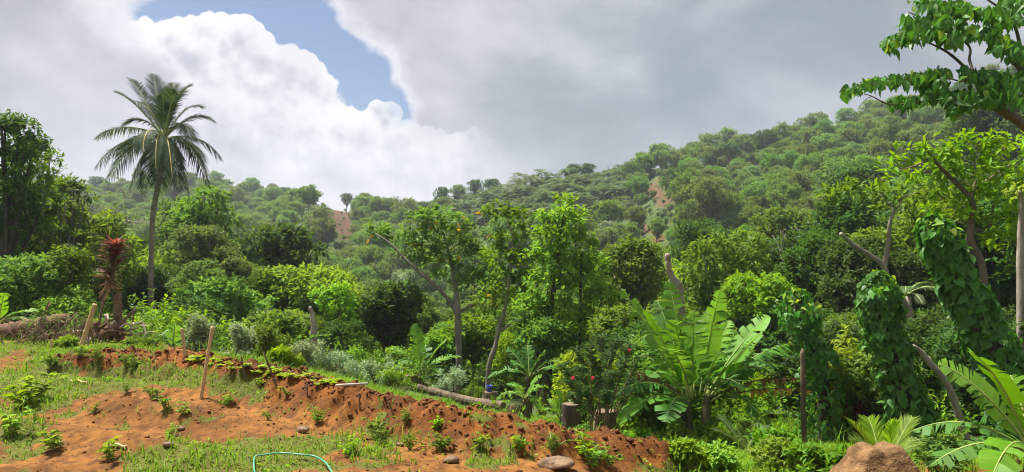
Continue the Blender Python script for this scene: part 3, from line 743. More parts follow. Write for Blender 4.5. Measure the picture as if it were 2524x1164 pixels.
# ---------------------------------------------------------------- wooded hills
rngH = np.random.default_rng(77)
def hill_variant(h, half, th, seed, mat, nl=9, flat=.7, dens=1.25, L=.36, **kw):
    rng = np.random.default_rng(seed); g, cg = auto_parts(h, half, th, rng, L, nl=nl, dens=dens, cap=3800, flat=flat, shell=.2, **kw)
    G = Geo()
    for src, mi in ((g, 0), (cg, 1)):
        off = G.n; G.V += src.V; G.A += src.A; G.F += [f + off for f in src.F]; G.M += [np.full(len(f), mi) for f in src.F]; G.S += src.S; G.n += src.n
    return G.mesh('hillside_tree', [MATS['bark_grey'], MATS[mat]])
HV = [hill_variant(7.0, 2.9, 2.4, 1, 'leaf_hill'), hill_variant(6.0, 2.6, 1.8, 2, 'leaf_hill', flat=.85), hill_variant(9.0, 2.7, 4.2, 3, 'leaf_hill', nl=11),
      hill_variant(6.6, 3.5, 3.2, 4, 'leaf_hill', nl=10, flat=.42), hill_variant(5.0, 2.3, 1.0, 5, 'leaf_mid', nl=8), hill_variant(7.0, 3.2, 3.0, 6, 'leaf_dark', nl=10, flat=.6),
      hill_variant(5.5, 2.5, 1.3, 7, 'leaf_grey', nl=8), hill_variant(4.6, 2.1, .8, 8, 'leaf_olive', nl=7)]
HP = [.17, .13, .17, .18, .08, .14, .05, .08]
def palm_mesh(h, n, Ll, fl, seed, nl=15, wid=.11, mat='leaf_palm_far', trunk_r=.13, name='coconut_palm'):
    rng = np.random.default_rng(seed); G = Geo()
    top = np.array([rng.normal(0, .3), rng.normal(0, .3), h]); V, Fc = tube(smooth_line([[0, 0, -.3], top * .5 + [0.1, 0, 0], top], 8), np.linspace(trunk_r * 1.3, trunk_r * .8, 8), 6); G.add(V, Fc, 0, .5, True)
    for i in range(n):
        a = 2.4 * i + rng.uniform(-.3, .3); el = rng.uniform(.15, 1.25) if i < n * .75 else rng.uniform(-.3, .2); d = np.array([math.cos(a), math.sin(a), 0])
        p1 = top + (d * math.cos(el) + np.array([0, 0, math.sin(el)])) * fl * .55; p2 = top + d * fl * (.55 + .4 * math.cos(el)) + np.array([0, 0, fl * (.75 * math.sin(el) - .32)])
        g, C = frond_geo(top, p1, p2, Ll, nl, rng, wid=wid, hang=.35)
        off = G.n; G.V += g.V; G.A += g.A; G.F += [f + off for f in g.F]; G.M += [np.full(len(f), 1) for f in g.F]; G.S += g.S; G.n += g.n
    return G.mesh(name, [MATS['bark_palm'], MATS[mat]])
PV = [palm_mesh(1.7, 18, .7, 2.2, 11, 18), palm_mesh(2.3, 18, .75, 2.4, 12, 18), palm_mesh(1.2, 16, .65, 2.0, 13, 18)]

def plant_zone(px, py):
    """coconut plantation on the middle hill, in photo columns and rows"""
    return (px > 1125) & (px < 1545) & (py > np.interp(px, [1125, 1250, 1640], [490, 425, 430])) & (py < np.interp(px, [1125, 1300, 1500, 1640], [560, 590, 545, 520]))
def build_hills():
    n = 36000; az = np.radians(rngH.uniform(-40, 40, n)); r = np.sqrt(rngH.uniform(66 ** 2, 335 ** 2, n))
    x = r * np.sin(az); y = r * np.cos(az); rd = np.interp(np.degrees(az), RAZ, RDIS); keep = (r < rd * 1.03); x, y, r = x[keep], y[keep], r[keep]
    # thin to a spacing that grows a little with distance
    cell = {}; ok = []
    for i in rngH.permutation(len(x)):
        d = 2.1 + .0025 * r[i]; c_ = (int(x[i] // 4), int(y[i] // 4)); good = True
        for a in (-1, 0, 1):
            for b in (-1, 0, 1):
                for j in cell.get((c_[0] + a, c_[1] + b), ()):
                    if (x[i] - x[j]) ** 2 + (y[i] - y[j]) ** 2 < d * d: good = False
        if good: ok.append(i); cell.setdefault(c_, []).append(i)
    x, y, r = x[ok], y[ok], r[ok]; z = terrain(x, y); px, py = proj(np.stack([x, y, z], -1)); cm = np.maximum(clear_mask(x, y, z), np.maximum(clear_mask(x, y, z + 2.2), clear_mask(x, y, z + 4.2) * .8)) * np.where(plant_zone(px, py), 0, 1)
    pp2 = proj(np.stack([x, y, z + 3.2], -1)); pz = (plant_zone(px, py) | plant_zone(*pp2)) & (r > 95); bare = cm > .45
    # plantation palms
    gx, gy = np.meshgrid(np.arange(-30, 60, 2.7), np.arange(85, 200, 2.9)); gx = gx.ravel() + rngH.normal(0, .45, gx.size); gy = gy.ravel() + rngH.normal(0, .45, gy.size); gzz = terrain(gx, gy); gpx, gpy = proj(np.stack([gx, gy, gzz], -1)); gr = np.hypot(gx, gy); gaz = np.degrees(np.arctan2(gx, gy))
    kk = plant_zone(gpx, gpy) & (gr > 95) & (gr < np.interp(gaz, RAZ, RDIS) * 1.0) & (clear_mask(gx, gy, gzz) < .85) & (rngH.random(len(gx)) < .9); gx, gy, gzz, gr = gx[kk], gy[kk], gzz[kk], gr[kk]
    palms = np.argsort(gr); print('palm spots', len(palms)); palms = rngH.permutation(palms)[:300]
    for i in palms:
        o = link('coconut_palm', PV[rngH.integers(3)], None, (gx[i], gy[i], gzz[i] - .05)); o.rotation_euler = (0, 0, rngH.uniform(0, 6.28)); s = rngH.uniform(.9, 1.35); o.scale = (s, s, s)
        qx, qy = proj(np.array([gx[i], gy[i], gzz[i]])); col_ = 'left end' if qx < 1270 else 'middle' if qx < 1450 else 'right end'; row_ = 'near the crest' if qy < 470 else 'halfway down the slope' if qy < 515 else 'on the lower edge'
        tag(o, f'grey-green young coconut palm {row_} at the {col_} of the plantation', 'palm tree', f'plantation palms {row_}, {col_}')
    trees = np.where(~pz & (~bare | (rngH.random(len(x)) < np.where(clear_mask(x, y, z) > .5, .45, .97))))[0]
    trees = trees[np.argsort(r[trees])]
    size = np.clip(np.exp(rngH.normal(-.52, .3, len(x))), .35, 1.25) * np.where(bare, np.where(clear_mask(x, y, z) > .5, .2, .34), 1)
    var = rngH.choice(len(HV), len(x), p=np.array(HP) / sum(HP))
    # species grow in drifts
    drift = fbm(x / 30, y / 30, 3, 21); var = np.where(drift > .22, 0, var); var = np.where(drift < -.25, 3, var)
    zone = lambda i: ('far left hills' if px[i] < 700 else 'slope below the red clearing' if px[i] < 1060 else 'middle hill below the palms' if px[i] < 1600 else 'long right-hand hill')
    look = ['leafy green', 'rounded green', 'tall green', 'flat-topped green', 'small bright green', 'dark green', 'silvery green', 'low olive green']
    for i in trees[:300]:
        o = link('hillside_tree', HV[var[i]], None, (x[i], y[i], z[i] - .1)); o.rotation_euler = (0, 0, rngH.uniform(0, 6.28)); s = size[i]; o.scale = (s, s, s * rngH.uniform(.85, 1.15))
        tag(o, f'{look[var[i]]} tree low on the {zone(i)}', 'tree', f'{look[var[i]]} trees on the {zone(i)}')
    rest = list(trees[300:]); 
    # one mass for the far wood
    vc = bpy.data.collections.new('forest_variants')
    for k, me in enumerate(HV): vc.objects.link(bpy.data.objects.new('variant_%02d' % k, me))
    me = bpy.data.meshes.new('hill_forest'); me.vertices.add(len(rest))
    co = np.stack([x[rest], y[rest], z[rest] - .1], -1).astype(np.float32); me.vertices.foreach_set('co', co.ravel())
    a = me.attributes.new('idx', 'INT', 'POINT'); a.data.foreach_set('value', var[rest].astype(np.int32))
    a = me.attributes.new('rot', 'FLOAT_VECTOR', 'POINT'); rv = np.zeros((len(rest), 3), np.float32); rv[:, 2] = rngH.uniform(0, 6.28, len(rest)); a.data.foreach_set('vector', rv.ravel())
    a = me.attributes.new('scl', 'FLOAT', 'POINT'); a.data.foreach_set('value', size[rest].astype(np.float32))
    o = link('hill_forest', me); o['kind'] = 'stuff'; o['label'] = 'dense green wood covering the upper hillsides to the skyline'
    ng = bpy.data.node_groups.new('forest', 'GeometryNodeTree'); ng.interface.new_socket('Geometry', in_out='INPUT', socket_type='NodeSocketGeometry'); ng.interface.new_socket('Geometry', in_out='OUTPUT', socket_type='NodeSocketGeometry')
    N = ng.nodes; gi = N.new('NodeGroupInput'); go = N.new('NodeGroupOutput'); ci = N.new('GeometryNodeCollectionInfo'); ci.inputs[0].default_value = vc; ci.inputs[1].default_value = True; ci.inputs[2].default_value = True
    ip = N.new('GeometryNodeInstanceOnPoints'); ip.inputs['Pick Instance'].default_value = True
    def attr(nm, ty):
        q = N.new('GeometryNodeInputNamedAttribute'); q.data_type = ty; q.inputs[0].default_value = nm; return q.outputs[0]
    Lk = ng.links.new; Lk(gi.outputs[0], ip.inputs['Points']); Lk(ci.outputs[0], ip.inputs['Instance']); Lk(attr('idx', 'INT'), ip.inputs['Instance Index']); Lk(attr('rot', 'FLOAT_VECTOR'), ip.inputs['Rotation']); Lk(attr('scl', 'FLOAT'), ip.inputs['Scale']); Lk(ip.outputs[0], go.inputs[0])
    md = o.modifiers.new('forest', 'NODES'); md.node_group = ng
    print('hill trees', len(trees), 'palms', len(palms))
build_hills()

def ridge_pt(px, k=.985):
    az = math.degrees(math.atan((px - CX) / F)); r = float(np.interp(az, RAZ, RDIS)) * k; x = r * math.sin(R(az)); y = r * math.cos(R(az))
    return x, y, tz(x, y)
def ridge_tree(px, toprow, wid, mesh_i, label, k=.985, squash=1.0):
    x, y, z = ridge_pt(px, k); h = at(px, toprow, y)[2] - z; me = HV[mesh_i]; dim = max(v.co.z for v in me.vertices); dw = max(abs(v.co.x) for v in me.vertices) * 2
    o = link('ridge_tree', me, None, (x, y, z - .1)); s = h / dim; w = wid / F * y / dw; o.scale = (w, w, s); o.rotation_euler = (0, 0, rngH.uniform(0, 6.28))
    tag(o, label, 'tree'); return o
for a in [(855, 474, 40, 5, 'small dark round tree standing alone on the saddle, left of the thin palm'), (1092, 458, 52, 5, 'dark tree at the left end of the skyline clump'),
          (1130, 452, 50, 0, 'green tree second from the left in the skyline clump'), (1170, 440, 56, 5, 'dark tree in the middle of the skyline clump'), (1212, 438, 56, 5, 'tall dark tree at the right end of the skyline clump'),
          (1415, 402, 48, 5, 'left dark tree on the knoll above the palm plantation'), (1450, 400, 50, 5, 'right dark tree on the knoll above the palm plantation'),
          (755, 460, 60, 5, 'dark crowned tree on the skyline left of the red clearing'), (700, 478, 90, 3, 'broad flat green tree on the skyline beside the red clearing'),
          (930, 492, 30, 1, 'small grey-green tree on the saddle just right of the thin palm'), (1630, 350, 70, 0, 'first tall tree where the right-hand hill begins on the skyline')]:
    ridge_tree(*a)

def bare_tree_geo(h, rng, spread=.6, levels=4, r0=.1, th=.35):
    g = Geo(); tips = []
    def grow(p, d, l, r, lev):
        e = p + d * l; m = (p + e) / 2 + rng.normal(0, .08, 3) * l
        V, Fc = tube(bez(p, m, e, 5), np.linspace(r, r * .6, 5), 5 if lev < 2 else 4); g.add(V, Fc, 0, .5, True)
        if lev >= levels: tips.append(e); return
        for _ in range(rng.integers(2, 4)):
            dd = unit(d + rng.normal(0, spread, 3) + np.array([0, 0, .12])); grow(e, dd, l * rng.uniform(.6, .85), r * .6, lev + 1)
    grow(np.array([0, 0, -.2]), unit(np.array([rng.normal(0, .08), rng.normal(0, .08), 1.0])), h * th, r0, 0)
    return g, np.array(tips)
def sparse_tree(name, label, px, Y, top, zfix=None, seed=1, spread=.55, leafmat='leaf_olive', bark='bark_grey', n_leaf=1, L=None, levels=4, r0=None, th=.32, base=None):
    rng = np.random.default_rng(seed); p = at(px, top, Y); zg = zfix if zfix is not None else tz(p[0], p[1]); h = p[2] - zg
    g, tips = bare_tree_geo(h, rng, spread, levels, r0 or h * .018, th); zz = tips[:, 2].max(); k = h / zz
    g.V = [v * k for v in g.V]; tips = tips * k
    t = thing(name, label, 'tree', (p[0], p[1], zg)); link('trunk', g.mesh('trunk', [MATS[bark]]), t)
    if n_leaf:
        L = L or Y * .006; cg = Geo(); C = np.repeat(tips, n_leaf, 0); V, Fc, v = sprays(C, np.full((len(C), 3), L * 1.3), int(len(C) * 1.3), 4, L, rng); cg.add(V, Fc, 0, v)
        c_ = link('crown', cg.mesh('crown', [MATS[leafmat]]), t); c_['kind'] = 'stuff'
    return t
for px, top, sd, lb in ((1548, 388, 3, 'pale leafless tree on the ridge right of the dark knoll'), (1512, 408, 4, 'small pale leafless tree on the ridge, left of the taller bare one'), (995, 486, 5, 'pale twiggy tree on the saddle between the thin palm and the dark clump')):
    x, y, z = ridge_pt(px, .985); sparse_tree('bare_tree', lb, px, y, top, z, sd, .5, n_leaf=(1 if px < 1000 else 0), L=.5, r0=.16)
# slender palm on the saddle
x, y, z = ridge_pt(900, .985); hh = at(900, 483, y)[2] - z
o = link('slender_palm', palm_mesh(hh, 16, .5, 1.5, 31, 10, .1, 'leaf_dark', .11, 'slender_palm'), None, (x, y, z)); tag(o, 'slender straight palm alone on the skyline saddle', 'palm tree')

# ---------------------------------------------------------------- trees and bushes filling the valley
rngV = np.random.default_rng(501)
VV = []
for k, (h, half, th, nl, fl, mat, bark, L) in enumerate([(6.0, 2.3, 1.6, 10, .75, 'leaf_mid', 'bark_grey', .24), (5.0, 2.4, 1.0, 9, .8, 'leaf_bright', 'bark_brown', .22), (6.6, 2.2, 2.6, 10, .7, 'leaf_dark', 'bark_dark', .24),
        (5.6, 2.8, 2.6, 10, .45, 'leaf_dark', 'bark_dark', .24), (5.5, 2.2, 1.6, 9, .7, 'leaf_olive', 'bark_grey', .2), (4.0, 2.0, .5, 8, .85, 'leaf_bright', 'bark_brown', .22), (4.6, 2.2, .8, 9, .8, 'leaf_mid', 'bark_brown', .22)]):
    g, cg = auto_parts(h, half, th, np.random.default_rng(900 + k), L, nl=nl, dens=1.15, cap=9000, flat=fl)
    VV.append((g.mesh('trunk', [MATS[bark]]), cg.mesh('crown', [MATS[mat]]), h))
VLOOK = ['mid-green rounded', 'bright green bushy', 'tall dark green', 'dark flat-topped', 'olive fine-leaved', 'low bright green', 'low mid-green']
MIDTOP_PX = [-200, 0, 200, 400, 520, 620, 720, 800, 860, 950, 1050, 1150, 1300, 1450, 1550, 1650, 1750, 1850, 1950, 2050, 2150, 2250, 2400, 2600]
MIDTOP = [540, 540, 560, 580, 580, 640, 650, 680, 715, 725, 725, 715, 700, 680, 650, 640, 600, 600, 560, 530, 500, 480, 440, 430]
def build_valley():
    pts = []; tries = 0
    while len(pts) < 290 and tries < 16000:
        tries += 1; az = rngV.uniform(-38, 38); r = math.sqrt(rngV.uniform(27 ** 2, 88 ** 2)); x = r * math.sin(R(az)); y = r * math.cos(R(az))
        if all((x - a) ** 2 + (y - b) ** 2 > (1.9 + .022 * r) ** 2 for a, b, _ in pts): pts.append((x, y, r))
    for x, y, r in sorted(pts, key=lambda q: q[2]):
        z = tz(x, y); px, _ = proj(np.array([x, y, z])); lim = float(np.interp(px, MIDTOP_PX, MIDTOP)) + rngV.uniform(-10, 60)
        hmax = at(px, lim, y)[2] - z
        if 255 < px < 490 and r < 30: continue
        if 1080 < px < 1200 and r < 30: continue
        if hmax < 1.2: continue
        p = [.2, .2, .14, .1, .14, .12, .1] if px < 1250 else ([.2, .12, .2, .14, .16, .08, .1] if px < 1900 else [.10, .03, .46, .30, .05, .02, .04])  # far right leans to dark leaves: deep shade put into the foliage colour
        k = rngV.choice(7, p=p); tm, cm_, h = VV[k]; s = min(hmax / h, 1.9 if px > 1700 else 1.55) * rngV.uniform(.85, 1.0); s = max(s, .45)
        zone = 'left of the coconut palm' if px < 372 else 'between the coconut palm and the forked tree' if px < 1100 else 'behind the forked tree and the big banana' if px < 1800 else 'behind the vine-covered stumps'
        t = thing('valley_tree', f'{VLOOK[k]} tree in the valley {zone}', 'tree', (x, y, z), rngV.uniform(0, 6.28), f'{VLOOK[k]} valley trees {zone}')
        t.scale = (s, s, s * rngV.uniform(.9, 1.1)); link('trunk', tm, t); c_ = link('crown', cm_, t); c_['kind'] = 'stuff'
build_valley()

B = 'broadleaf_tree'
for a in [  # name, label, category, column, depth, top row, crown bottom row, crown width, leaf, bark, seed, options
    (B, 'tall dark glossy tree rising at the left edge above all others there', 'tree', 20, 21, 258, 640, 235, 'leaf_dark', 'bark_dark', 1, dict(nl=15, flat=.7, dens=.7)),
    (B, 'slim light-green tree just right of the dark tree at the left edge', 'tree', 122, 23, 455, 720, 120, 'leaf_mid', 'bark_grey', 2, dict(nl=9)),
    (B, 'rounded yellow-green tree above the red-leaved plant', 'tree', 232, 27, 528, 740, 215, 'leaf_bright', 'bark_brown', 3, dict(nl=12)),
    (B, 'green tree stepping down right of the tall dark left-edge tree', 'tree', 78, 24, 345, 640, 150, 'leaf_mid', 'bark_dark', 51, dict(nl=13, dens=.8)),
    (B, 'lower olive tree left of the twiggy tree by the palm', 'tree', 160, 26, 425, 660, 140, 'leaf_olive', 'bark_grey', 52, dict(nl=12, dens=.7)),
    ('mango_tree', 'dense bright green tree directly behind the red-leaved plant', 'tree', 330, 29.5, 650, 840, 190, 'leaf_bright', 'bark_brown', 4, dict(nl=11, width=.34, droop=.3)),
    (B, 'dark leafy tree behind the fallen log at the far left', 'tree', 60, 17.5, 640, 770, 210, 'leaf_mid', 'bark_dark', 5, dict(nl=11)),
    (B, 'light green bush tree between the far-left tree and the red plant', 'tree', 170, 18, 610, 770, 130, 'leaf_mid', 'bark_grey', 6, dict(nl=9)),
    ('spreading_tree', 'flat-topped spreading tree with dark limbs right of the palm crown', 'tree', 505, 44, 470, 540, 190, 'leaf_mid', 'bark_dark', 7, dict(nl=11, flat=.32)),
    (B, 'leafy tree on the left of the flat-topped spreading tree', 'tree', 425, 46, 495, 600, 100, 'leaf_mid', 'bark_grey', 8, dict(nl=8)),
    (B, 'grey-green fine-leaved tree right of the palm trunk', 'tree', 490, 34, 560, 720, 200, 'leaf_olive', 'bark_grey', 9, dict(nl=12, L=.17)),
    (B, 'dark wide-crowned tree in the valley below the red clearing', 'tree', 700, 38, 556, 680, 205, 'leaf_dark', 'bark_dark', 10, dict(nl=12, flat=.5)),
    (B, 'low dense bright bush tree right of the palm trunk', 'tree', 560, 25, 690, 800, 210, 'leaf_bright', 'bark_brown', 11, dict(nl=11)),
    (B, 'wide dome-shaped bright green tree below the dark wide-crowned one', 'tree', 740, 27, 662, 800, 260, 'leaf_bright', 'bark_brown', 12, dict(nl=14, flat=.6)),
    (B, 'upright light-green sapling behind the dead post', 'tree', 830, 22, 700, 830, 110, 'leaf_bright', 'bark_brown', 13, dict(nl=9)),
    (B, 'round dark glossy tree left of the small banana plant', 'tree', 955, 23.5, 705, 830, 190, 'leaf_dark', 'bark_dark', 14, dict(nl=13, flat=.8)),
    (B, 'bright bush tree behind the silver-leaved weeds', 'tree', 690, 20, 775, 850, 150, 'leaf_mid', 'bark_brown', 15, dict(nl=9)),
    (B, 'dark bush beside the palm foot, behind the bamboo stakes', 'tree', 478, 21, 735, 840, 130, 'leaf_dark', 'bark_brown', 16, dict(nl=9)),
    (B, 'low umbrella-leaved bush behind the small banana plant', 'bush', 1085, 25.5, 835, 870, 130, 'leaf_mid', 'bark_brown', 17, dict(nl=9, flat=.45)),
    (B, 'leafy tree just right of the tall bushy tree', 'tree', 1570, 23, 585, 760, 165, 'leaf_mid', 'bark_grey', 18, dict(nl=13, flat=.7)),
    (B, 'small leafy tree filling the gap right of the tall bushy tree', 'tree', 1490, 27, 640, 800, 130, 'leaf_mid', 'bark_grey', 19, dict(nl=10)),
    ('feathery_tree', 'dark feathery tree below the red gully', 'tree', 1720, 44, 548, 640, 180, 'leaf_dark', 'bark_dark', 20, dict(nl=12, flat=.4, width=.3)),
    (B, 'olive-green fine-leaved tree right of the dead snag', 'tree', 1770, 33, 600, 760, 200, 'leaf_olive', 'bark_grey', 21, dict(nl=13, L=.19)),
    (B, 'yellow-green bush tree above the big banana plant', 'tree', 1870, 24, 680, 800, 190, 'leaf_bright', 'bark_brown', 22, dict(nl=11, L=.15)),
    (B, 'olive tree on the right slope below the pale hillside', 'tree', 1930, 44, 520, 680, 210, 'leaf_olive', 'bark_grey', 23, dict(nl=12)),
    (B, 'dark tree behind the slender forked trunk', 'tree', 2090, 34, 470, 680, 200, 'leaf_dark', 'bark_dark', 24, dict(nl=13)),
    (B, 'very dark tree between the two large vine-covered stumps', 'tree', 2300, 24, 640, 860, 230, 'leaf_dark', 'bark_dark', 25, dict(nl=13)),
    (B, 'dark layered tree at the right edge behind the curved trunk', 'tree', 2470, 25, 540, 800, 220, 'leaf_dark', 'bark_dark', 26, dict(nl=13, flat=.5)),
    (B, 'dark hill tree on the skyline behind the overhanging branches', 'tree', 2440, 75, 245, 420, 220, 'leaf_dark', 'bark_dark', 27, dict(nl=13)),
    (B, 'dark tree on the slope left of the curved trunk', 'tree', 2110, 60, 415, 520, 150, 'leaf_dark', 'bark_dark', 28, dict(nl=11, flat=.5)),
    (B, 'leafy bush at the foot of the slope behind the oleander', 'bush', 1330, 20, 790, 880, 170, 'leaf_mid', 'bark_brown', 29, dict(nl=10)),
    (B, 'leafy bush in the shade left of the big banana', 'bush', 1520, 19, 760, 900, 170, 'leaf_mid', 'bark_brown', 30, dict(nl=10)),
    (B, 'dark bush behind the tall vine-covered stump', 'bush', 2110, 19, 780, 950, 190, 'leaf_mid', 'bark_brown', 31, dict(nl=11)),
    (B, 'green bush under the fallen branch between the vine stumps', 'bush', 2370, 15, 850, 960, 150, 'leaf_mid', 'bark_brown', 32, dict(nl=10)),
    (B, 'green bush behind the blue bucket', 'bush', 1170, 26, 780, 880, 140, 'leaf_mid', 'bark_brown', 33, dict(nl=10)),
    (B, 'yellow-green bush right of the oleander and behind the banana', 'bush', 2000, 18, 830, 960, 130, 'leaf_bright', 'bark_brown', 34, dict(nl=10))]:
    px_auto(*a[:11], **a[11])

sparse_tree('bare_tree', 'thin-leaved twiggy tree left of the coconut palm', 205, 31, 415, None, 7, .5, 'leaf_olive', 'bark_grey', 1, levels=4, th=.38)
sparse_tree('bare_tree', 'almost leafless spreading tree behind the coconut palm trunk', 300, 34, 440, None, 8, .62, 'leaf_olive', 'bark_grey', 1, levels=4, th=.34)
sparse_tree('bare_tree', 'bare pinkish branched tree left of the tall vine stump', 2110, 18, 740, None, 9, .4, 'leaf_olive', 'bark_grey', 0, levels=3, th=.5)
sparse_tree('bare_tree', 'pale dry branches among the bushes on the right slope', 2000, 30, 560, None, 10, .45, 'leaf_olive', 'bark_grey', 0, levels=3, th=.5)

# forked tree in the middle
px_tree('forked_tree', 'slender tree with a three-way forked grey trunk in the centre', 'tree', 24,
    [[(1131, 860, 15), (1128, 780, 17), (1126, 740, 13), (1118, 680, 10, .3), (1105, 620, 8, .4), (1090, 565, 6, .4), (1075, 520, 3, .3)],
     [(1128, 780, 13), (1110, 745, 10), (1075, 705, 9, -.4), (1035, 672, 8, -.6), (1000, 640, 6, -.8), (960, 600, 5, -1), (925, 575, 3, -1)],
     [(1130, 770, 9), (1165, 752, 8, .2), (1205, 740, 6, .4), (1245, 725, 3, .6)], [(1100, 605, 5, .4), (1130, 575, 4, .5), (1160, 555, 2, .6)], [(1088, 560, 5, .4), (1060, 540, 3), (1035, 535, 2)]],
    [(1050, 545, 42, 20), (1085, 535, 40, 20), (1125, 555, 45, 20), (1000, 590, 50, 22), (950, 580, 36, 17), (925, 568, 20, 11), (1050, 600, 46, 22), (1120, 610, 60, 26), (1170, 640, 56, 26), (1080, 650, 55, 22), (1210, 680, 46, 26), (1170, 700, 50, 24),
     (1230, 720, 40, 20), (1120, 580, 45, 18), (1010, 625, 36, 16)], 'leaf_mid', 'bark_grey', 41, L=.19, dens=.8, cap=12000, width=.55, extra=('leaf_yellow', 9))
px_tree('leaning_tree', 'slender leaning tree with a long bare branch, right of the forked trunk', 'tree', 22,
    [[(1205, 905, 13), (1222, 850, 12), (1232, 800, 10), (1245, 760, 8), (1255, 690, 6), (1265, 600, 5), (1250, 540, 3)], [(1228, 820, 8), (1265, 795, 6), (1300, 770, 4), (1322, 750, 2)], [(1262, 640, 4), (1285, 590, 3), (1290, 560, 2)]],
    [(1215, 520, 22, 12), (1250, 530, 36, 18), (1290, 545, 38, 22), (1260, 590, 46, 24), (1230, 640, 50, 26), (1290, 650, 44, 30), (1250, 700, 55, 30), (1290, 740, 44, 26), (1210, 740, 40, 24)], 'leaf_mid', 'bark_grey', 42, L=.18, dens=.85, cap=11000, width=.55, extra=('leaf_yellow', 4))
px_tree('bushy_tree', 'tallest bushy bright-topped tree right of the centre', 'tree', 21,
    [[(1352, 960, 20), (1352, 850, 20), (1358, 760, 16), (1375, 650, 11), (1385, 560, 6), (1395, 500, 3)], [(1425, 900, 10), (1432, 800, 10), (1430, 700, 8), (1435, 620, 4)]],
    [(1395, 510, 26, 26), (1375, 545, 40, 30), (1420, 550, 34, 32), (1360, 590, 48, 34), (1420, 610, 50, 36), (1340, 640, 50, 36), (1400, 660, 62, 40), (1450, 660, 44, 38), (1350, 710, 60, 42), (1430, 720, 62, 44), (1480, 740, 40, 36), (1320, 770, 50, 38), (1390, 790, 66, 44), (1460, 800, 50, 40), (1350, 850, 56, 36), (1430, 860, 50, 36)],
    'leaf_bright', 'bark_dark', 43, L=.165, dens=1.0, cap=20000, width=.5)
# right-hand bright tree with the curving trunk
px_tree('curved_tree', 'bright-leaved tree with a curving bare trunk at the right', 'tree', 15,
    [[(2425, 745, 18), (2420, 650, 17), (2392, 590, 17), (2398, 520, 15), (2392, 490, 13), (2360, 455, 11), (2320, 415, 9), (2285, 372, 6), (2272, 350, 3)],
     [(2296, 390, 6), (2265, 405, 5, -.3), (2235, 415, 3, -.4), (2215, 416, 2, -.5)], [(2393, 500, 9), (2400, 460, 8, .4), (2406, 440, 4, .5)], [(2396, 575, 12, .1), (2385, 600, 14, .1), (2390, 640, 12, .1)], [(2400, 570, 6), (2430, 562, 5), (2442, 555, 6), (2448, 505, 6)], [(2385, 480, 7), (2440, 440, 6, .4), (2500, 400, 4, .6)]],
    [(2200, 415, 38, 15), (2240, 385, 46, 18), (2180, 440, 30, 12), (2300, 380, 50, 20), (2350, 365, 55, 20), (2410, 360, 55, 20), (2470, 365, 55, 20), (2520, 375, 50, 22), (2330, 420, 60, 22), (2400, 420, 62, 24), (2470, 425, 60, 24), (2240, 430, 42, 15), (2440, 480, 60, 24), (2480, 590, 50, 24), (2420, 545, 46, 20), (2340, 530, 40, 16), (2510, 470, 50, 28), (2340, 470, 46, 16), (2500, 530, 50, 20)],
    'leaf_bright', 'bark_brown', 44, L=.19, dens=.62, cap=15000, width=.42, up=.2)
px_tree('slender_tree', 'slender tree with a pale bare stem left of the leaning vine stump', 'tree', 16,
    [[(2182, 690, 13), (2180, 655, 13), (2190, 600, 10), (2194, 545, 9), (2202, 520, 8), (2190, 500, 5, .2), (2160, 480, 3, .3)], [(2200, 525, 6), (2220, 500, 4, -.2), (2235, 470, 2, -.3)]],
    [(2080, 475, 44, 16), (2130, 470, 44, 16), (2180, 478, 46, 16), (2230, 480, 46, 16), (2280, 490, 40, 16), (2040, 480, 26, 10), (2150, 510, 40, 13), (2240, 515, 40, 13), (2310, 470, 30, 14)], 'leaf_mid', 'bark_grey', 45, L=.19, dens=.62, cap=6000, width=.42, up=.2)
g = Geo(); b0 = at(2178, 665, 15.6); base = np.array([b0[0], b0[1], tz(b0[0], b0[1])])
limb_geo(g, base, [(2190, 760, 16), (2180, 662, 15), (2140, 628, 12, -.2), (2105, 605, 11, -.4), (2072, 576, 9, -.6)], 15.6, 8, np.random.default_rng(3), True)
tag(link('broken_trunk', g.mesh('broken_trunk', [MATS['bark_grey']]), None, tuple(base)), 'broken leafless limb slanting up left above the tall vine stump', 'dead tree')
g = Geo(); b0 = at(2514, 700, 13); base = np.array([b0[0], b0[1], tz(b0[0], b0[1])])
limb_geo(g, base, [(2516, 900, 20), (2516, 740, 19), (2515, 600, 15), (2518, 500, 10), (2512, 470, 6)], 13, 9, np.random.default_rng(4), True)
t = thing('pollarded_tree', 'straight reddish pole-like trunk at the right edge of the picture', 'tree', tuple(base)); link('trunk', g.mesh('trunk', [MATS['bark_grey']]), t)
cg = Geo(); V, Fc, v = sprays([at(2512, 470, 13) - base], [[.14, .14, .1]], 10, 5, .14, np.random.default_rng(2)); cg.add(V, Fc, 0, v); link('crown', cg.mesh('crown', [MATS['leaf_lime']]), t)

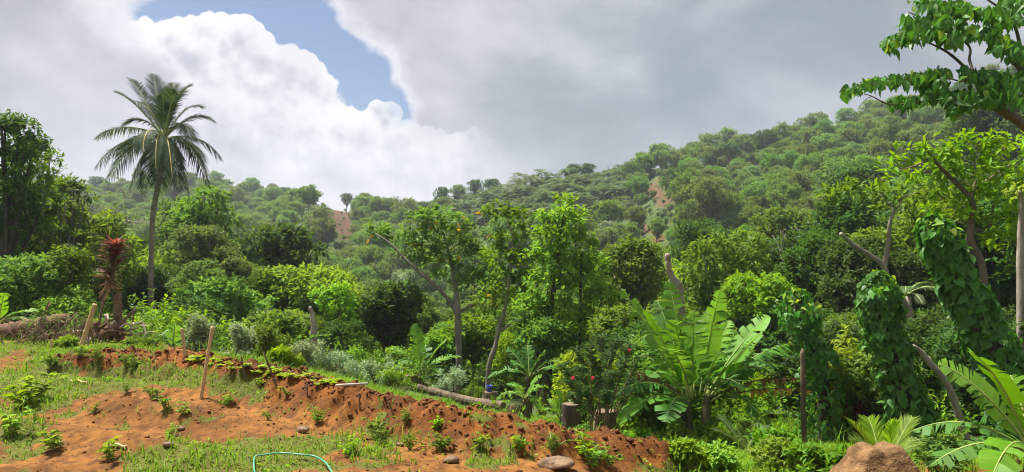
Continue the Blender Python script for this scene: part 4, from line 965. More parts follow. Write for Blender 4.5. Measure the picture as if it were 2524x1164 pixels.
# overhanging tree, upper right: big drooping leaves on long limbs, trunk beyond the frame
def overhang():
    rng = np.random.default_rng(61); Y = 9.5
    xb, yb = 8.6, 9.8; base = np.array([xb, yb, tz(xb, yb)])
    t = thing('overhanging_tree', 'large-leaved tree reaching in from the upper right with drooping leaves', 'tree', tuple(base))
    g = Geo(); P = np.array([[xb, yb, base[2] - .2], [xb - .1, yb, 0.5], [*at(2700, 450, 9.7)], [*at(2560, 330, 9.6)]])
    V, Fc = tube(smooth_line(P, 16) - base, np.linspace(.2, .12, 16), 10, rng, .08); g.add(V, Fc, 0, .5, True)
    limbs = [[(2580, 345, 32), (2520, 305, 26), (2450, 262, 18), (2390, 246, 9), (2320, 246, 6, -.2), (2240, 256, 5, -.3), (2190, 257, 4, -.4), (2150, 238, 3, -.4), (2130, 232, 2, -.4)],
             [(2450, 262, 12), (2420, 225, 11), (2400, 190, 9, .1), (2350, 140, 7, .2), (2310, 115, 5, .2), (2260, 95, 3, .2)], [(2410, 205, 8), (2390, 150, 7, .3), (2385, 110, 5, .4), (2300, 60, 4, .4), (2240, 30, 3, .4)],
             [(2400, 190, 6), (2370, 200, 4, -.3), (2310, 190, 3, -.4), (2200, 200, 2, -.4), (2110, 215, 1.5, -.5)], [(2560, 330, 20), (2530, 200, 16, .3), (2480, 130, 10, .4), (2420, 90, 6, .5), (2330, 70, 3, .6)], [(2530, 200, 10, .3), (2500, 60, 8, .2), (2450, 10, 5, .1), (2380, -30, 3, 0)],
             [(2390, 246, 6), (2380, 270, 4, -.2), (2360, 290, 2, -.2)], [(2150, 238, 2, -.4), (2135, 245, 1.5, -.4), (2118, 262, 1, -.4)]]
    for lb in limbs: limb_geo(g, base, lb, Y, 7, rng)
    link('trunk', g.mesh('trunk', [MATS['bark_brown']]), t)
    # leaf sprays along these photo lines: (from, to, spread px, leaves)
    rows = [((2085, 225), (2160, 200), 12, 34), ((2160, 200), (2250, 192), 14, 44), ((2250, 190), (2340, 180), 15, 50), ((2260, 205), (2330, 215), 14, 24), ((2200, 250), (2290, 240), 12, 34), ((2290, 238), (2400, 228), 16, 44), ((2360, 180), (2440, 190), 20, 40), ((2440, 190), (2530, 200), 20, 36),
            ((2180, 105), (2260, 85), 18, 60), ((2220, 60), (2330, 50), 22, 80), ((2270, 75), (2360, 95), 18, 60), ((2300, 25), (2400, 20), 22, 60), ((2360, 70), (2470, 85), 22, 70), ((2400, 30), (2520, 40), 24, 60), ((2450, 110), (2530, 130), 24, 50), ((2340, 275), (2390, 250), 18, 34), ((2400, 240), (2520, 245), 18, 60), ((2420, 215), (2520, 220), 16, 36), ((2470, 10), (2530, 5), 20, 30), ((2250, 15), (2330, 8), 14, 26)]
    P = []; 
    for (a, b, sp, n) in rows:
        n = int(n * 2.3); u = rng.uniform(0, 1, n); dep = rng.normal(0, .4, n)
        for i in range(n): P.append(at(a[0] + (b[0] - a[0]) * u[i] + rng.normal(0, 5), a[1] + (b[1] - a[1]) * u[i] + rng.normal(0, sp * .45), Y + dep[i]) - base)
    P = np.array(P); n = len(P)
    D = unit(np.stack([rng.normal(0, .45, n), rng.normal(0, .45, n), -np.abs(rng.normal(.75, .35, n))], 1)); N = unit(rng.normal(0, .55, (n, 3)) + np.array([0, -.3, .75])); L = rng.uniform(.07, .155, n)
    ms = [unit_leaf('oval', MATS['leaf_vine'], rng) for _ in range(4)] + [unit_leaf('oval', MATS['leaf_mid'], rng) for _ in range(3)] + [unit_leaf('heart', MATS['leaf_mid'], rng) for _ in range(2)] + [unit_leaf('oval', MATS['leaf_bright'], rng)]
    pick = rng.permutation(n)[:300]; rest = np.setdiff1d(np.arange(n), pick)
    place_leaves(t, ms, P[pick], D[pick], N[pick], L[pick], rng)
    g = Geo(); bake_leaves(lambda *a: hearts(*a, wid=.72), P[rest], D[rest], N[rest], L[rest], g, 0, rng.uniform(0, .8, len(rest))); o = link('foliage', g.mesh('foliage', [MATS['leaf_vine']]), t); o['kind'] = 'stuff'
overhang()

# ---------------------------------------------------------------- coconut palm
def coconut_palm():
    rng = np.random.default_rng(8); Y = 27.0; b = at(373, 862, Y); base = np.array([b[0], b[1], tz(b[0], b[1])])
    t = thing('coconut_palm', 'tall curved coconut palm standing against the clouds on the left', 'palm tree', tuple(base))
    P = np.array([[*at(px, py, Y), w / F * Y / 2] for px, py, w in ((374, 862, 16), (372, 700, 12.5), (374, 600, 12), (377, 530, 12), (386, 475, 12.5), (396, 420, 13.5), (403, 370, 16), (405, 345, 17))]); P = np.concatenate([[[P[0, 0], P[0, 1], base[2] - .2, P[0, 3] * 1.2]], P])
    S = smooth_line(P, 150); S[:, 3] *= 1 + .05 * (np.arange(150) % 3 == 0)
    g = Geo(); V, Fc = tube(S[:, :3] - base, S[:, 3], 12); g.add(V, Fc, 0, .5); link('trunk', g.mesh('trunk', [MATS['bark_palm']]), t)
    c0 = at(406, 342, Y)
    fr = [(322, 195, 345, 220, .6, 0), (378, 183, 385, 230, .9, 0), (284, 228, 330, 240, -.3, 0), (472, 213, 440, 215, .5, 0), (445, 235, 425, 200, -.6, 0), (531, 300, 480, 258, .4, 0), (300, 310, 350, 265, -.5, 0), (236, 343, 310, 285, .3, 0), (233, 415, 300, 318, -.5, 0), (262, 452, 330, 320, .8, 0),
          (318, 470, 350, 345, -.7, 0), (352, 478, 372, 345, .9, 0), (548, 393, 500, 318, .3, 0), (515, 462, 480, 330, -.6, 0), (468, 498, 445, 345, .5, 0), (400, 235, 405, 270, -.3, 0), (352, 375, 355, 285, -1.7, 1), (425, 440, 415, 320, -1.9, 1), (385, 425, 380, 300, -2.0, 1), (470, 345, 455, 265, -1.3, 0), (500, 265, 455, 245, .9, 0), (340, 250, 365, 255, 1.0, 0), (430, 205, 418, 235, 1.2, 0), (505, 400, 470, 325, 1.4, 0), (290, 390, 330, 310, 1.4, 0), (395, 480, 396, 350, .6, 0), (440, 470, 430, 340, -.9, 0)]
    for (tx, ty, cx_, cy_, dy, yel) in fr:
        p2 = at(tx, ty, Y + dy); p1 = at(cx_, cy_, Y + dy * .5); add_frond(t, base, c0, p1, p2, .64, 62, rng, 'leaf_palm', 'midrib_yellow' if yel else 'midrib', .035, wid=.038, hang=float(np.interp(ty, [190, 300, 420], [.12, .3, .55])), vee=float(np.interp(ty, [190, 300, 420], [.25, .1, .0])))
    g = Geo()
    for i in range(7):
        a = 2.4 * i; c_ = c0 - base + np.array([.2 * math.cos(a), .2 * math.sin(a), -.12 - .05 * (i % 3)]); u = bpy.data
        th_ = np.linspace(0, np.pi, 7); rr = .09 * np.sin(th_) + .001; V, Fc = tube(c_ + np.stack([0 * th_, 0 * th_, .11 * np.cos(th_)], 1), rr, 8)
        q = Geo(); q.add(V, Fc, 0, .5, True); link('coconut', q.mesh('coconut', [MATS['husk']]), t)
coconut_palm()
def far_palm(name, label, px, py, Y, fl, n, seed, mat='leaf_palm', top=None):
    rng = np.random.default_rng(seed); c0 = at(px, py, Y); base = np.array([c0[0], c0[1], tz(c0[0], c0[1])]); t = thing(name, label, 'palm tree', tuple(base))
    g = Geo(); V, Fc = tube(smooth_line([[0, 0, -.2], [.1, 0, (c0[2] - base[2]) * .5], c0 - base], 10), np.linspace(.16, .1, 10), 8); g.add(V, Fc, 0, .5, True); link('trunk', g.mesh('trunk', [MATS['bark_palm']]), t)
    for i in range(n):
        a = 2.4 * i + rng.uniform(-.3, .3); el = rng.uniform(.1, 1.2); d = np.array([math.cos(a), math.sin(a), 0]); p1 = c0 + (d * math.cos(el) + np.array([0, 0, math.sin(el)])) * fl * .55
        add_frond(t, base, c0, p1, c0 + d * fl * (.6 + .35 * math.cos(el)) + np.array([0, 0, fl * (.7 * math.sin(el) - .38)]), fl * .2, 34, rng, mat, 'midrib', .03, wid=.05)
far_palm('coconut_palm', 'short coconut palm below the flat-topped spreading tree', 555, 570, 48, 1.9, 14, 5)
far_palm('coconut_palm', 'pale young coconut palm on the right slope', 2090, 545, 40, 1.7, 12, 6, 'leaf_palm_far')
far_palm('coconut_palm', 'young coconut palm just behind the tall vine-covered stump', 2235, 730, 19, 1.1, 11, 7, 'leaf_palm_far')

# ---------------------------------------------------------------- undergrowth on the slope behind the garden
def undergrowth():
    rng = np.random.default_rng(71); n = 5200
    az = np.radians(rng.uniform(-39, 40, n)); r = np.sqrt(rng.uniform(11.5 ** 2, 66 ** 2, n)); x = r * np.sin(az); y = r * np.cos(az); e = y - edge_y(x)
    dens = sstep(e, 5.5, 9) * np.where(x < -6.5, sstep(e, .5, 2.0), 1)
    clearing = np.exp(-((x + .6) / 2.8) ** 4 - ((y - 17) / 5.2) ** 4); dens = np.where(x < -6.5, sstep(e, .8, 2.5), dens) * (1 - clearing)
    k = rng.random(n) < dens; x, y, r = x[k], y[k], r[k]; z = terrain(x, y); m = len(x)
    g = Geo()
    for mi in range(3):
        q = np.arange(m) % 3 == mi; rad = rng.uniform(.28, .75, q.sum()) * (1 + r[q] * .012)
        C = np.stack([x[q], y[q], z[q] + rad * .35], 1); Rd = np.stack([rad, rad, rad * .85], 1); L = .12
        near = r[q] < 26
        for sel, LL, per in ((near, .115, 20), (~near, .22, 13)):
            V, Fc, v = sprays(C[sel], Rd[sel], int(sel.sum() * per), 5, LL, rng, up=.7, open_below=.9, width=.5); g.add(V, Fc, mi, v)
    o = link('undergrowth', g.mesh('undergrowth', [MATS['leaf_mid'], MATS['leaf_bright'], MATS['leaf_dark']])); o['kind'] = 'stuff'; o['label'] = 'tangled green undergrowth covering the slope below the trees'
undergrowth()
BV = []
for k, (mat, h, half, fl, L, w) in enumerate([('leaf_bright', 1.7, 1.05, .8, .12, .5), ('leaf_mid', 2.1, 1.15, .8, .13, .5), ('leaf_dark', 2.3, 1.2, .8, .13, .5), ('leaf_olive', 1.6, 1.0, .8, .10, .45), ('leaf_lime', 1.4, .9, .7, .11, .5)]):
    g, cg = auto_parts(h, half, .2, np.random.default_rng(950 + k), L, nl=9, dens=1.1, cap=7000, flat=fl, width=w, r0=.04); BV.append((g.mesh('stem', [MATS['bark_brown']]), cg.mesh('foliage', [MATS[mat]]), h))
BLOOK = ['bright green', 'mid-green', 'dark green', 'olive', 'yellow-green']
def bushes():
    rng = np.random.default_rng(72); pts = []; tries = 0
    while len(pts) < 190 and tries < 8000:
        tries += 1; az = rng.uniform(-38, 39); r = math.sqrt(rng.uniform(13.5 ** 2, 44 ** 2)); x = r * math.sin(R(az)); y = r * math.cos(R(az)); e = float(y - edge_y(x))
        if e < (2.2 if x < -6.5 else 7.5): continue
        if math.exp(-((x + .8) / 2.6) ** 2 - ((y - 17) / 4.2) ** 2) > .4: continue
        if any((x - a) ** 2 + (y - b) ** 2 < (1.05 + .014 * r) ** 2 for a, b in pts): continue
        if y < 28 and 250 < float(proj(np.array([x, y, 0.0]))[0]) < 500: continue
        if y < 24 and 900 < float(proj(np.array([x, y, 0.0]))[0]) < 1440: continue
        pts.append((x, y)); z = tz(x, y); px, _ = proj(np.array([x, y, z])); px = float(px)
        p = [.34, .34, .14, .08, .10] if px < 1400 else ([.18, .4, .30, .06, .06] if px < 1950 else [.06, .24, .62, .05, .03]); k = rng.choice(5, p=p); sm, fm, h = BV[k]; s = rng.uniform(.7, 1.25) * (1 + max(0, r - 20) * .012)  # right-hand thicket mostly dark-leaved, its deep shade painted as leaf colour
        lim = float(np.interp(px, [0, 400, 700, 900, 1300, 1700, 2524], [690, 740, 770, 800, 800, 760, 640])); s = min(s, max(.35, (at(px, lim, y)[2] - z) / h))
        zone = 'left of the coconut palm' if px < 372 else 'behind the red soil bed' if px < 1000 else 'behind the clearing with the bucket' if px < 1500 else 'around the big banana plant' if px < 2000 else 'among the vine-covered stumps'
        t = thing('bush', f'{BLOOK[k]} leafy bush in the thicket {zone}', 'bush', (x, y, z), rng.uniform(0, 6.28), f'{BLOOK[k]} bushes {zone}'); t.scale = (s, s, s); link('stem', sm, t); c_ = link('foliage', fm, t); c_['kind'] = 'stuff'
bushes()

# ---------------------------------------------------------------- climber-covered stumps on the right
vine_column('upright vine-covered stump, left of the leaning one, topped with leaves coloured as lit', 11.5, [(2162, 692, 60), (2165, 722, 92), (2172, 800, 95), (2195, 880, 92), (2225, 960, 95), (2250, 1050, 108)], 81, 21, 0, 1500)
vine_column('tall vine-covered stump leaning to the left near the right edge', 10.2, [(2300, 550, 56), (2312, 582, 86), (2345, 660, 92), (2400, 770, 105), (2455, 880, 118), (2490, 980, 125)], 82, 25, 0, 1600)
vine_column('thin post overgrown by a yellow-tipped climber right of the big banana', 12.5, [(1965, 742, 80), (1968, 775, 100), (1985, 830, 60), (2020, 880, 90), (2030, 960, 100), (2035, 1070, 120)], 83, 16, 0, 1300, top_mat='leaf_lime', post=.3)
def post(name, label, cat, line, Y, mat, seed=1, sides=8, lump=.1):
    b = at(line[0][0], line[0][1], Y); gg = gz(b[0], b[1]) if (Y < 15) else tz(b[0], b[1]); base = np.array([b[0], b[1], gg]); g = Geo()
    P = np.array([[*at(q[0], q[1], Y + (q[3] if len(q) > 3 else 0)), q[2] / F * Y / 2] for q in line]); P[0, 2] = min(P[0, 2], gg - .05) if P[0, 2] < gg + .6 else gg - .05
    S = smooth_line(P, max(12, 6 * len(P))); rg = np.random.default_rng(seed); S[1:-1, :3] += rg.normal(0, .12, (len(S) - 2, 3)) * S[1:-1, 3:4]; S[:, 3] *= 1 + rg.normal(0, .07, len(S)); S[-1, 3] *= .55; V, Fc = tube(S[:, :3] - base, S[:, 3], sides + 2, rg, lump + .06); g.add(V, Fc, 0, .5, True)
    return tag(link(name, g.mesh(name, [MATS[mat]]), None, tuple(base)), label, cat)
post('bare_post', 'bare upright pole in front of the climber right of the banana', 'pole', [(1982, 1110, 13), (1980, 960, 13), (1978, 860, 10)], 12.0, 'bark_brown', 5)
post('dead_snag', 'tall bare broken snag standing behind the big banana plant', 'dead tree', [(1690, 960, 26), (1675, 760, 24), (1672, 715, 26), (1652, 675, 17), (1645, 625, 15)], 14, 'bark_palm', 6, 9, .15)
post('dead_post', 'weathered dead trunk standing behind the silver-leaved weeds', 'dead tree', [(778, 870, 15), (774, 800, 14), (764, 755, 9)], 16.5, 'bark_grey', 7, 8, .15)
post('cut_limb', 'pale fallen limb slanting between the two tall vine stumps', 'branch', [(2385, 1050, 18), (2340, 960, 16), (2290, 890, 14), (2250, 850, 10)], 13, 'bark_grey', 8)

# ---------------------------------------------------------------- banana plants
banana_plant('banana_plant', 'large banana plant with many torn leaves right of the oleander', 1710, 1105, 11.9, (1705, 985), [
    (1532, 712, .3, 25, .35, .55, 0, 1690, 990), (1592, 765, -.5, 30, .3, .3, 0, 1690, 990), (1648, 690, .6, 10, .1, .75, 0), (1775, 715, -.2, 20, -.25, .25, 0, 1725, 975), (1712, 770, -.7, 25, -.1, .3, 1), (1895, 778, .2, 20, -.4, .4, 0, 1740, 975), (1880, 820, -.5, 10, -.35, .25, 0, 1740, 975),
    (1585, 830, .7, 25, .3, .5, 1, 1690, 990), (1500, 985, -.3, 75, .0, .7, 1, 1690, 990), (1968, 850, .5, 60, -.1, .6, 1, 1745, 985), (1910, 920, -.3, 75, -.1, .5, 1, 1745, 985), (1905, 1070, -.6, 95, 0, .45, 1, 1740, 1000), (1525, 1045, -.6, 70, .1, .3, 0, 1690, 1000), (1640, 860, -.8, 55, .2, .3, 0), (1790, 870, -.8, 60, -.2, .4, 1, 1735, 980), (1750, 760, .8, 10, 0, .6, 1), (1620, 740, .9, 15, .2, .6, 1), (1560, 880, .1, 60, .2, .6, 0, 1690, 990), (1600, 930, -.7, 65, .1, .5, 1, 1690, 995), (1850, 880, .3, 60, -.2, .5, 0, 1742, 980), (1830, 960, -.8, 60, -.1, .5, 1, 1742, 985), (1660, 790, -.4, 40, .2, .45, 0, 1695, 985), (1800, 790, .5, 30, -.2, .55, 0, 1738, 978), (1640, 1040, -.9, 60, .1, .4, 1, 1690, 1000), (1930, 905, .6, 70, 0, .7, 1, 1745, 985)], 91, .46, 40,
    dead=[(2005, 965, .2, 35, 'leaf_yellow', 1745, 990), (1990, 935, .4, 45, 'leaf_dry', 1745, 985), (1545, 920, .2, 50, 'leaf_dry', 1690, 990)], stems=[(1700, 1105, 1692, 985, 27), (1752, 1095, 1742, 975, 32), (1685, 1090, 1680, 1000, 18)])
banana_plant('banana_plant', 'young banana plant standing alone beside the fallen palm log', 1035, 968, 20.5, (1038, 920), [(1022, 798, .2, 8, .5, .2, 0), (950, 860, .3, 30, .2, .25, 0), (1110, 832, -.2, 14, -.2, .15, 0), (1138, 880, .3, 22, -.1, .2, 0), (1112, 955, -.4, 50, 0, .2, 0), (985, 900, -.5, 30, .2, .25, 1), (1050, 850, .6, 10, 0, .2, 1)], 92, .46, 20, dead=[(985, 960, -.2, 25, 'leaf_dry', 1034, 925)])
banana_plant('banana_plant', 'small light-green banana sucker right of the blue bucket', 1297, 1025, 15.5, (1292, 985), [(1335, 925, -.1, 8, -.2, .25, 0), (1222, 985, .1, 28, .1, .4, 0), (1352, 955, .2, 18, -.1, .3, 0), (1250, 945, .3, 12, .2, .3, 1), (1330, 1010, -.3, 30, 0, .3, 1), (1262, 950, -.3, 20, .2, .3, 0)], 93, .28, 18, dead=())
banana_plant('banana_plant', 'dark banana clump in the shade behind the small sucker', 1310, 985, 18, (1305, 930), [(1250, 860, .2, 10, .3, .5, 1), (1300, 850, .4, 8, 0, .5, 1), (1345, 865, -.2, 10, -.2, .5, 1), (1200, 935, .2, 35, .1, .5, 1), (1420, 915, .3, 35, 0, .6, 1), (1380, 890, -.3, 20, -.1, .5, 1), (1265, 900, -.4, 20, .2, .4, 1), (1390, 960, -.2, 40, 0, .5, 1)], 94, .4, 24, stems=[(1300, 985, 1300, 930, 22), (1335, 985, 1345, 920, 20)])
banana_plant('banana_plant', 'banana plant with broad glossy leaves in the near right corner', 2560, 1240, 6.6, (2545, 1120), [(2312, 895, .3, 45, .5, .2, 0), (2392, 868, -.2, 60, .3, .15, 0), (2490, 925, .3, 30, .1, .2, 0), (2440, 1190, -.5, 90, .2, .15, 0), (2250, 1062, .3, 70, .0, .6, 1), (2290, 1150, -.2, 60, 0, .55, 1), (2640, 930, .2, 30, -.3, .3, 0)], 95, .34, 60)
banana_plant('banana_plant', 'banana plant with an upright pale leaf at the left edge behind the log', -12, 830, 14.5, (-5, 800), [(12, 722, -.1, 5, .3, .3, 0), (60, 775, .2, 15, -.1, .3, 1), (100, 770, .3, 20, 0, .4, 0), (-60, 740, 0, 10, 0, .3, 0), (90, 800, -.2, 25, 0, .4, 1)], 96, .3, 16)
banana_plant('banana_plant', 'low banana shoot with one broad leaf right of the palm foot', 425, 872, 12.5, (425, 862), [(432, 800, -.1, 4, .7, .1, 0), (400, 820, .1, 8, .3, .2, 1), (368, 832, .1, 22, .1, .5, 1), (470, 830, .2, 12, -.2, .3, 1), (462, 855, -.2, 16, 0, .3, 1)], 97, .26, 8)
banana_plant('banana_plant', 'banana sucker among the silver weeds left of the dead trunk', 712, 882, 16, (715, 860), [(745, 828, .1, 6, .3, .5, 1), (690, 835, .2, 8, -.1, .5, 1), (660, 850, .1, 14, 0, .4, 1), (820, 826, .3, 12, .2, .5, 1), (760, 850, -.2, 14, 0, .4, 1)], 98, .25, 10)
banana_plant('banana_shoot', 'narrow banana shoots beside the flat-cut stump', 1385, 1050, 14.2, (1382, 1035), [(1378, 962, 0, 3, .4, .1, 0), (1350, 985, .2, 10, .2, .2, 0), (1412, 985, .1, 12, -.2, .2, 1), (1340, 1010, -.2, 14, .1, .3, 1), (1425, 1010, -.2, 16, 0, .3, 0)], 99, .16, 8)

# ---------------------------------------------------------------- oleander with pink flowers
def oleander():
    rng = np.random.default_rng(101); Y = 11.9; b = at(1490, 1085, Y); base = np.array([b[0], b[1], gz(b[0], b[1])]); t = thing('oleander', 'tall narrow-leaved oleander with a few pink flowers left of the banana', 'shrub', tuple(base))
    tips = [(1430, 905), (1400, 940), (1455, 850), (1480, 830), (1520, 835), (1550, 850), (1580, 880), (1500, 870), (1540, 890), (1470, 890), (1440, 960), (1560, 930), (1590, 930), (1410, 975), (1510, 920), (1475, 935), (1420, 860), (1385, 900), (1530, 960), (1495, 965)]
    fg = Geo(); ends = []
    for i, (a, r) in enumerate(tips):
        e = at(a, r, Y + rng.uniform(-.45, .45)) - base; s = at(1488 + rng.normal(0, 14), 1085, Y) - base; s[2] = -.05; m_ = (s + e) / 2 + np.array([(s[0] - e[0]) * .25, 0, .1]); C = bez(s, m_, e, 10)
        g = Geo(); V, Fc = tube(C, np.linspace(.014, .005, 10), 5); g.add(V, Fc, 0, .5, True); link('stem', g.mesh('stem', [MATS['stick']]), t); ends.append((C, e))
        n = 90; u = 1 - np.abs(rng.normal(0, .17, n)); u = np.clip(u, .42, 1.0); j = np.minimum((u * 9).astype(int), 8); f = (u * 9 - j)[:, None]; P = C[j] * (1 - f) + C[j + 1] * f; ax = unit(C[j + 1] - C[j]); ph = rng.uniform(0, 6.28, n)
        sd = unit(np.stack([np.cos(ph), np.sin(ph), rng.normal(.1, .2, n)], 1)); D = unit(sd * .9 + ax * .55 + np.array([0, 0, .05])); L = rng.uniform(.11, .18, n); V, Fc = leaf_quads(P, D, unit(np.array([0, 0, 1.0]) + rng.normal(0, .3, (n, 3))), L, L * .17, fold=.2, droop=.28); fg.add(V, Fc, 0, np.repeat(rng.uniform(.1, .9, n), 4))
    o = link('foliage', fg.mesh('foliage', [MATS['leaf_grey_green']]), t); o['kind'] = 'stuff'
    for (a, r, dy) in ((1412, 932, -.5), (1461, 931, -.5), (1551, 863, -.4)):
        c_ = at(a, r, Y + dy) - base; g = Geo(); n = 12; ph = np.linspace(0, 6.28, n, endpoint=False); D = unit(np.stack([np.cos(ph), -.5 + .2 * np.sin(ph * 3), np.sin(ph)], 1)); L = rng.uniform(.024, .036, n) * (1 if r > 900 else .8)
        V, Fc = leaf_quads(np.repeat(c_[None], n, 0) + rng.normal(0, .006, (n, 3)), D, np.repeat([[0, -1.0, .2]], n, 0), L, L * .9); g.add(V, Fc, 0, np.repeat(rng.random(n), 4))
        V, Fc = tube(bez(c_, c_ + [.03, .2, -.02], c_ + [.06, .42, -.05], 5), .004, 4); g.add(V, Fc, 1); link('flower', g.mesh('flower', [MATS['petal'], MATS['midrib']]), t)
leaf_mat('leaf_grey_green', (.04, .10, .035), (.10, .19, .07), trans=.25, vary=.05)
oleander()

# ---------------------------------------------------------------- red cordyline and uprooted stumps on the left
def cordyline():
    rng = np.random.default_rng(111); Y = 12.9; b = at(238, 835, Y); base = np.array([b[0], b[1], gz(b[0], b[1])]); t = thing('red_cordyline', 'red and maroon strap-leaved plant on a thin leaning stem', 'plant', tuple(base))
    g = Geo(); P = smooth_line([[0, 0, -.05], at(250, 770, Y) - base, at(268, 705, Y) - base, at(280, 640, Y) - base, at(285, 605, Y) - base], 20); V, Fc = tube(P, np.linspace(.022, .014, 20), 7, rng, .08); g.add(V, Fc, 0, .5, True)
    V, Fc = tube(smooth_line([[.02, .05, -.05], at(250, 760, Y + .1) - base, at(262, 690, Y + .1) - base], 8), np.linspace(.016, .01, 8), 6); g.add(V, Fc, 0, .5, True); link('stem', g.mesh('stem', [MATS['stick']]), t)
    ms = [unit_leaf('strap', MATS['leaf_red'], rng) for _ in range(5)]; md = [unit_leaf('strap', MATS['leaf_maroon_green'], rng) for _ in range(5)]; mdry = [unit_leaf('strap', MATS['leaf_dry'], rng) for _ in range(3)]
    for n, lo, hi, m, Ls, up in ((60, .74, 1.0, ms, .26, 1.5), (190, .52, .99, md, .27, .95), (26, .46, .58, mdry, .24, -.3)):
        u = rng.uniform(lo, hi, n) * 19; i = np.minimum(u.astype(int), 18); f = (u - i)[:, None]; Pp = P[i] * (1 - f) + P[i + 1] * f; ph = rng.uniform(0, 6.28, n); D = unit(np.stack([np.cos(ph), np.sin(ph), np.full(n, up) + rng.normal(0, .2, n)], 1))
        place_leaves(t, m, Pp, D, np.repeat([[0, 0, 1.0]], n, 0) + rng.normal(0, .2, (n, 3)), rng.uniform(.75, 1.1, n) * Ls, rng)
leaf_mat('leaf_maroon_green', (.085, .04, .028), (.21, .10, .07), trans=.25, vary=.15)
cordyline()
def root_mass():
    rng = np.random.default_rng(121); Y = 12.6; b = at(262, 855, Y); base = np.array([b[0], b[1], gz(b[0], b[1])]); t = thing('uprooted_stump', 'uprooted stump with a tangle of brown roots beside the leaning bamboo', 'stump', tuple(base))
    g = Geo(); P = smooth_line([at(245, 848, Y) - base, at(262, 830, Y) - base, at(285, 818, Y) - base, at(300, 826, Y) - base], 12); V, Fc = tube(P, np.array([.10, .17, .2, .21, .2, .19, .18, .17, .15, .13, .1, .06]), 12, rng, .28); g.add(V, Fc, 0, .5, True); link('stump', g.mesh('stump', [MATS['root_brown']]), t)
    mats = ['root_brown', 'wood_dead', 'wood_bleached']
    for (a, c_, e, w, m) in [((215, 850), (230, 820), (182, 818), 18, 2), ((250, 840), (300, 830), (342, 858), 9, 1), ((270, 850), (310, 852), (330, 842), 12, 0), ((240, 820), (262, 792), (285, 786), 10, 0), ((290, 812), (310, 792), (352, 796), 8, 2), ((352, 796), (356, 815), (360, 838), 6, 2), ((325, 800), (322, 820), (326, 838), 8, 2), ((300, 800), (318, 778), (332, 758), 10, 1), ((332, 758), (330, 775), (325, 795), 7, 1),
            ((300, 826), (340, 822), (352, 846), 8, 0), ((262, 792), (258, 775), (264, 775), 7, 2), ((264, 775), (270, 790), (268, 800), 6, 2), ((270, 800), (290, 790), (283, 785), 7, 2), ((330, 826), (362, 816), (386, 820), 4, 2), ((225, 856), (250, 862), (280, 852), 14, 0), ((310, 818), (330, 806), (372, 800), 5, 2), ((280, 836), (300, 842), (296, 860), 8, 0), ((300, 850), (330, 852), (318, 862), 6, 1), ((340, 850), (350, 835), (346, 866), 6, 1), ((210, 800), (225, 820), (232, 850), 14, 0), ((235, 800), (240, 820), (250, 845), 14, 0)]:
        dy = rng.uniform(-.35, .35, 3); p = [at(q[0], q[1], Y + d) - base for q, d in zip((a, c_, e), dy)]; C = bez(*p, 9) + rng.normal(0, .012, (9, 3)); g = Geo(); V, Fc = tube(C, np.linspace(w, w * .45, 9) / F * Y / 2, 7, rng, .2); g.add(V, Fc, 0, .5, True); link('root', g.mesh('root', [MATS[mats[m]]]), t)
    g = Geo()
    for i in range(60):
        s = at(rng.uniform(215, 350), rng.uniform(815, 855), Y + rng.uniform(-.3, .2)) - base; e = s + rng.normal(0, .16, 3) + [0, 0, -.06]; V, Fc = tube(bez(s, (s + e) / 2 + rng.normal(0, .06, 3), e, 6), np.linspace(.007, .003, 6), 4); g.add(V, Fc, 0, .5, True)
    o = link('rootlets', g.mesh('rootlets', [MATS['root_brown']]), t); o['kind'] = 'stuff'
root_mass()
post('dead_stump', 'short upright dead trunk rising from the root tangle', 'stump', [(292, 830, 26), (290, 780, 21), (291, 742, 18), (288, 724, 17)], 12.9, 'wood_dead', 9, 10, .14)
def fallen_log():
    rng = np.random.default_rng(131); p = gnd(60, 838); Y = float(p[1]) + .3; base = np.array([p[0], Y, tz(p[0], Y)]); t = thing('fallen_log', 'fallen brown log lying at the left edge behind the garden', 'log', tuple(base))
    g = Geo(); S = smooth_line([[*at(q[0], q[1], Y), q[2]] for q in ((-60, 812, 36), (0, 818, 40), (50, 815, 46), (90, 806, 48), (130, 796, 40), (165, 786, 26))], 24); V, Fc = tube(S[:, :3] - base, S[:, 3] / F * Y / 2, 12, rng, .2); g.add(V, Fc, 0, .5, True); link('trunk', g.mesh('trunk', [MATS['root_brown']]), t)
    for k in range(9):
        s = at(100 + rng.uniform(-20, 60), 800 + rng.uniform(-12, 14), Y - .15) - base; e = s + np.array([rng.normal(.1, .25), rng.normal(0, .2), rng.normal(.1, .2)]); g = Geo(); V, Fc = tube(bez(s, (s + e) / 2 + rng.normal(0, .06, 3), e, 6), np.linspace(.025, .01, 6), 5); g.add(V, Fc, 0, .5, True); link('branch', g.mesh('branch', [MATS['wood_dead']]), t)
fallen_log()
def brush_pile():
    rng = np.random.default_rng(133); p = gnd(165, 838); Y = float(p[1]) - .2; base = np.array([p[0], Y, tz(p[0], Y)]); g = Geo()
    for i in range(150):
        a = rng.uniform(0, 6.28); s = np.array([rng.normal(0, .35), rng.normal(0, .25), 0]); e = s + np.array([rng.normal(.1, .3), rng.normal(0, .25), rng.uniform(.1, .5)]); V, Fc = tube(bez(s, (s + e) / 2 + rng.normal(0, .08, 3), e, 5), np.linspace(.009, .003, 5), 4); g.add(V, Fc, 0, .5, True)
    V, Fc, v = sprays([[0, 0, .25]], [[.6, .4, .25]], 90, 3, .09, rng, width=.25); g.add(V, Fc, 1, v)
    tag(link('brush_pile', g.mesh('brush_pile', [MATS['stick'], MATS['leaf_olive']]), None, tuple(base)), 'heap of thin dry brushwood between the log and the bamboo', 'brushwood')
brush_pile()
post('beam_end', 'grey squared timber lying left of the uprooted stump', 'timber', [(150, 832, 16), (190, 836, 16)], 12.6, 'bark_grey', 10, 4, .02)

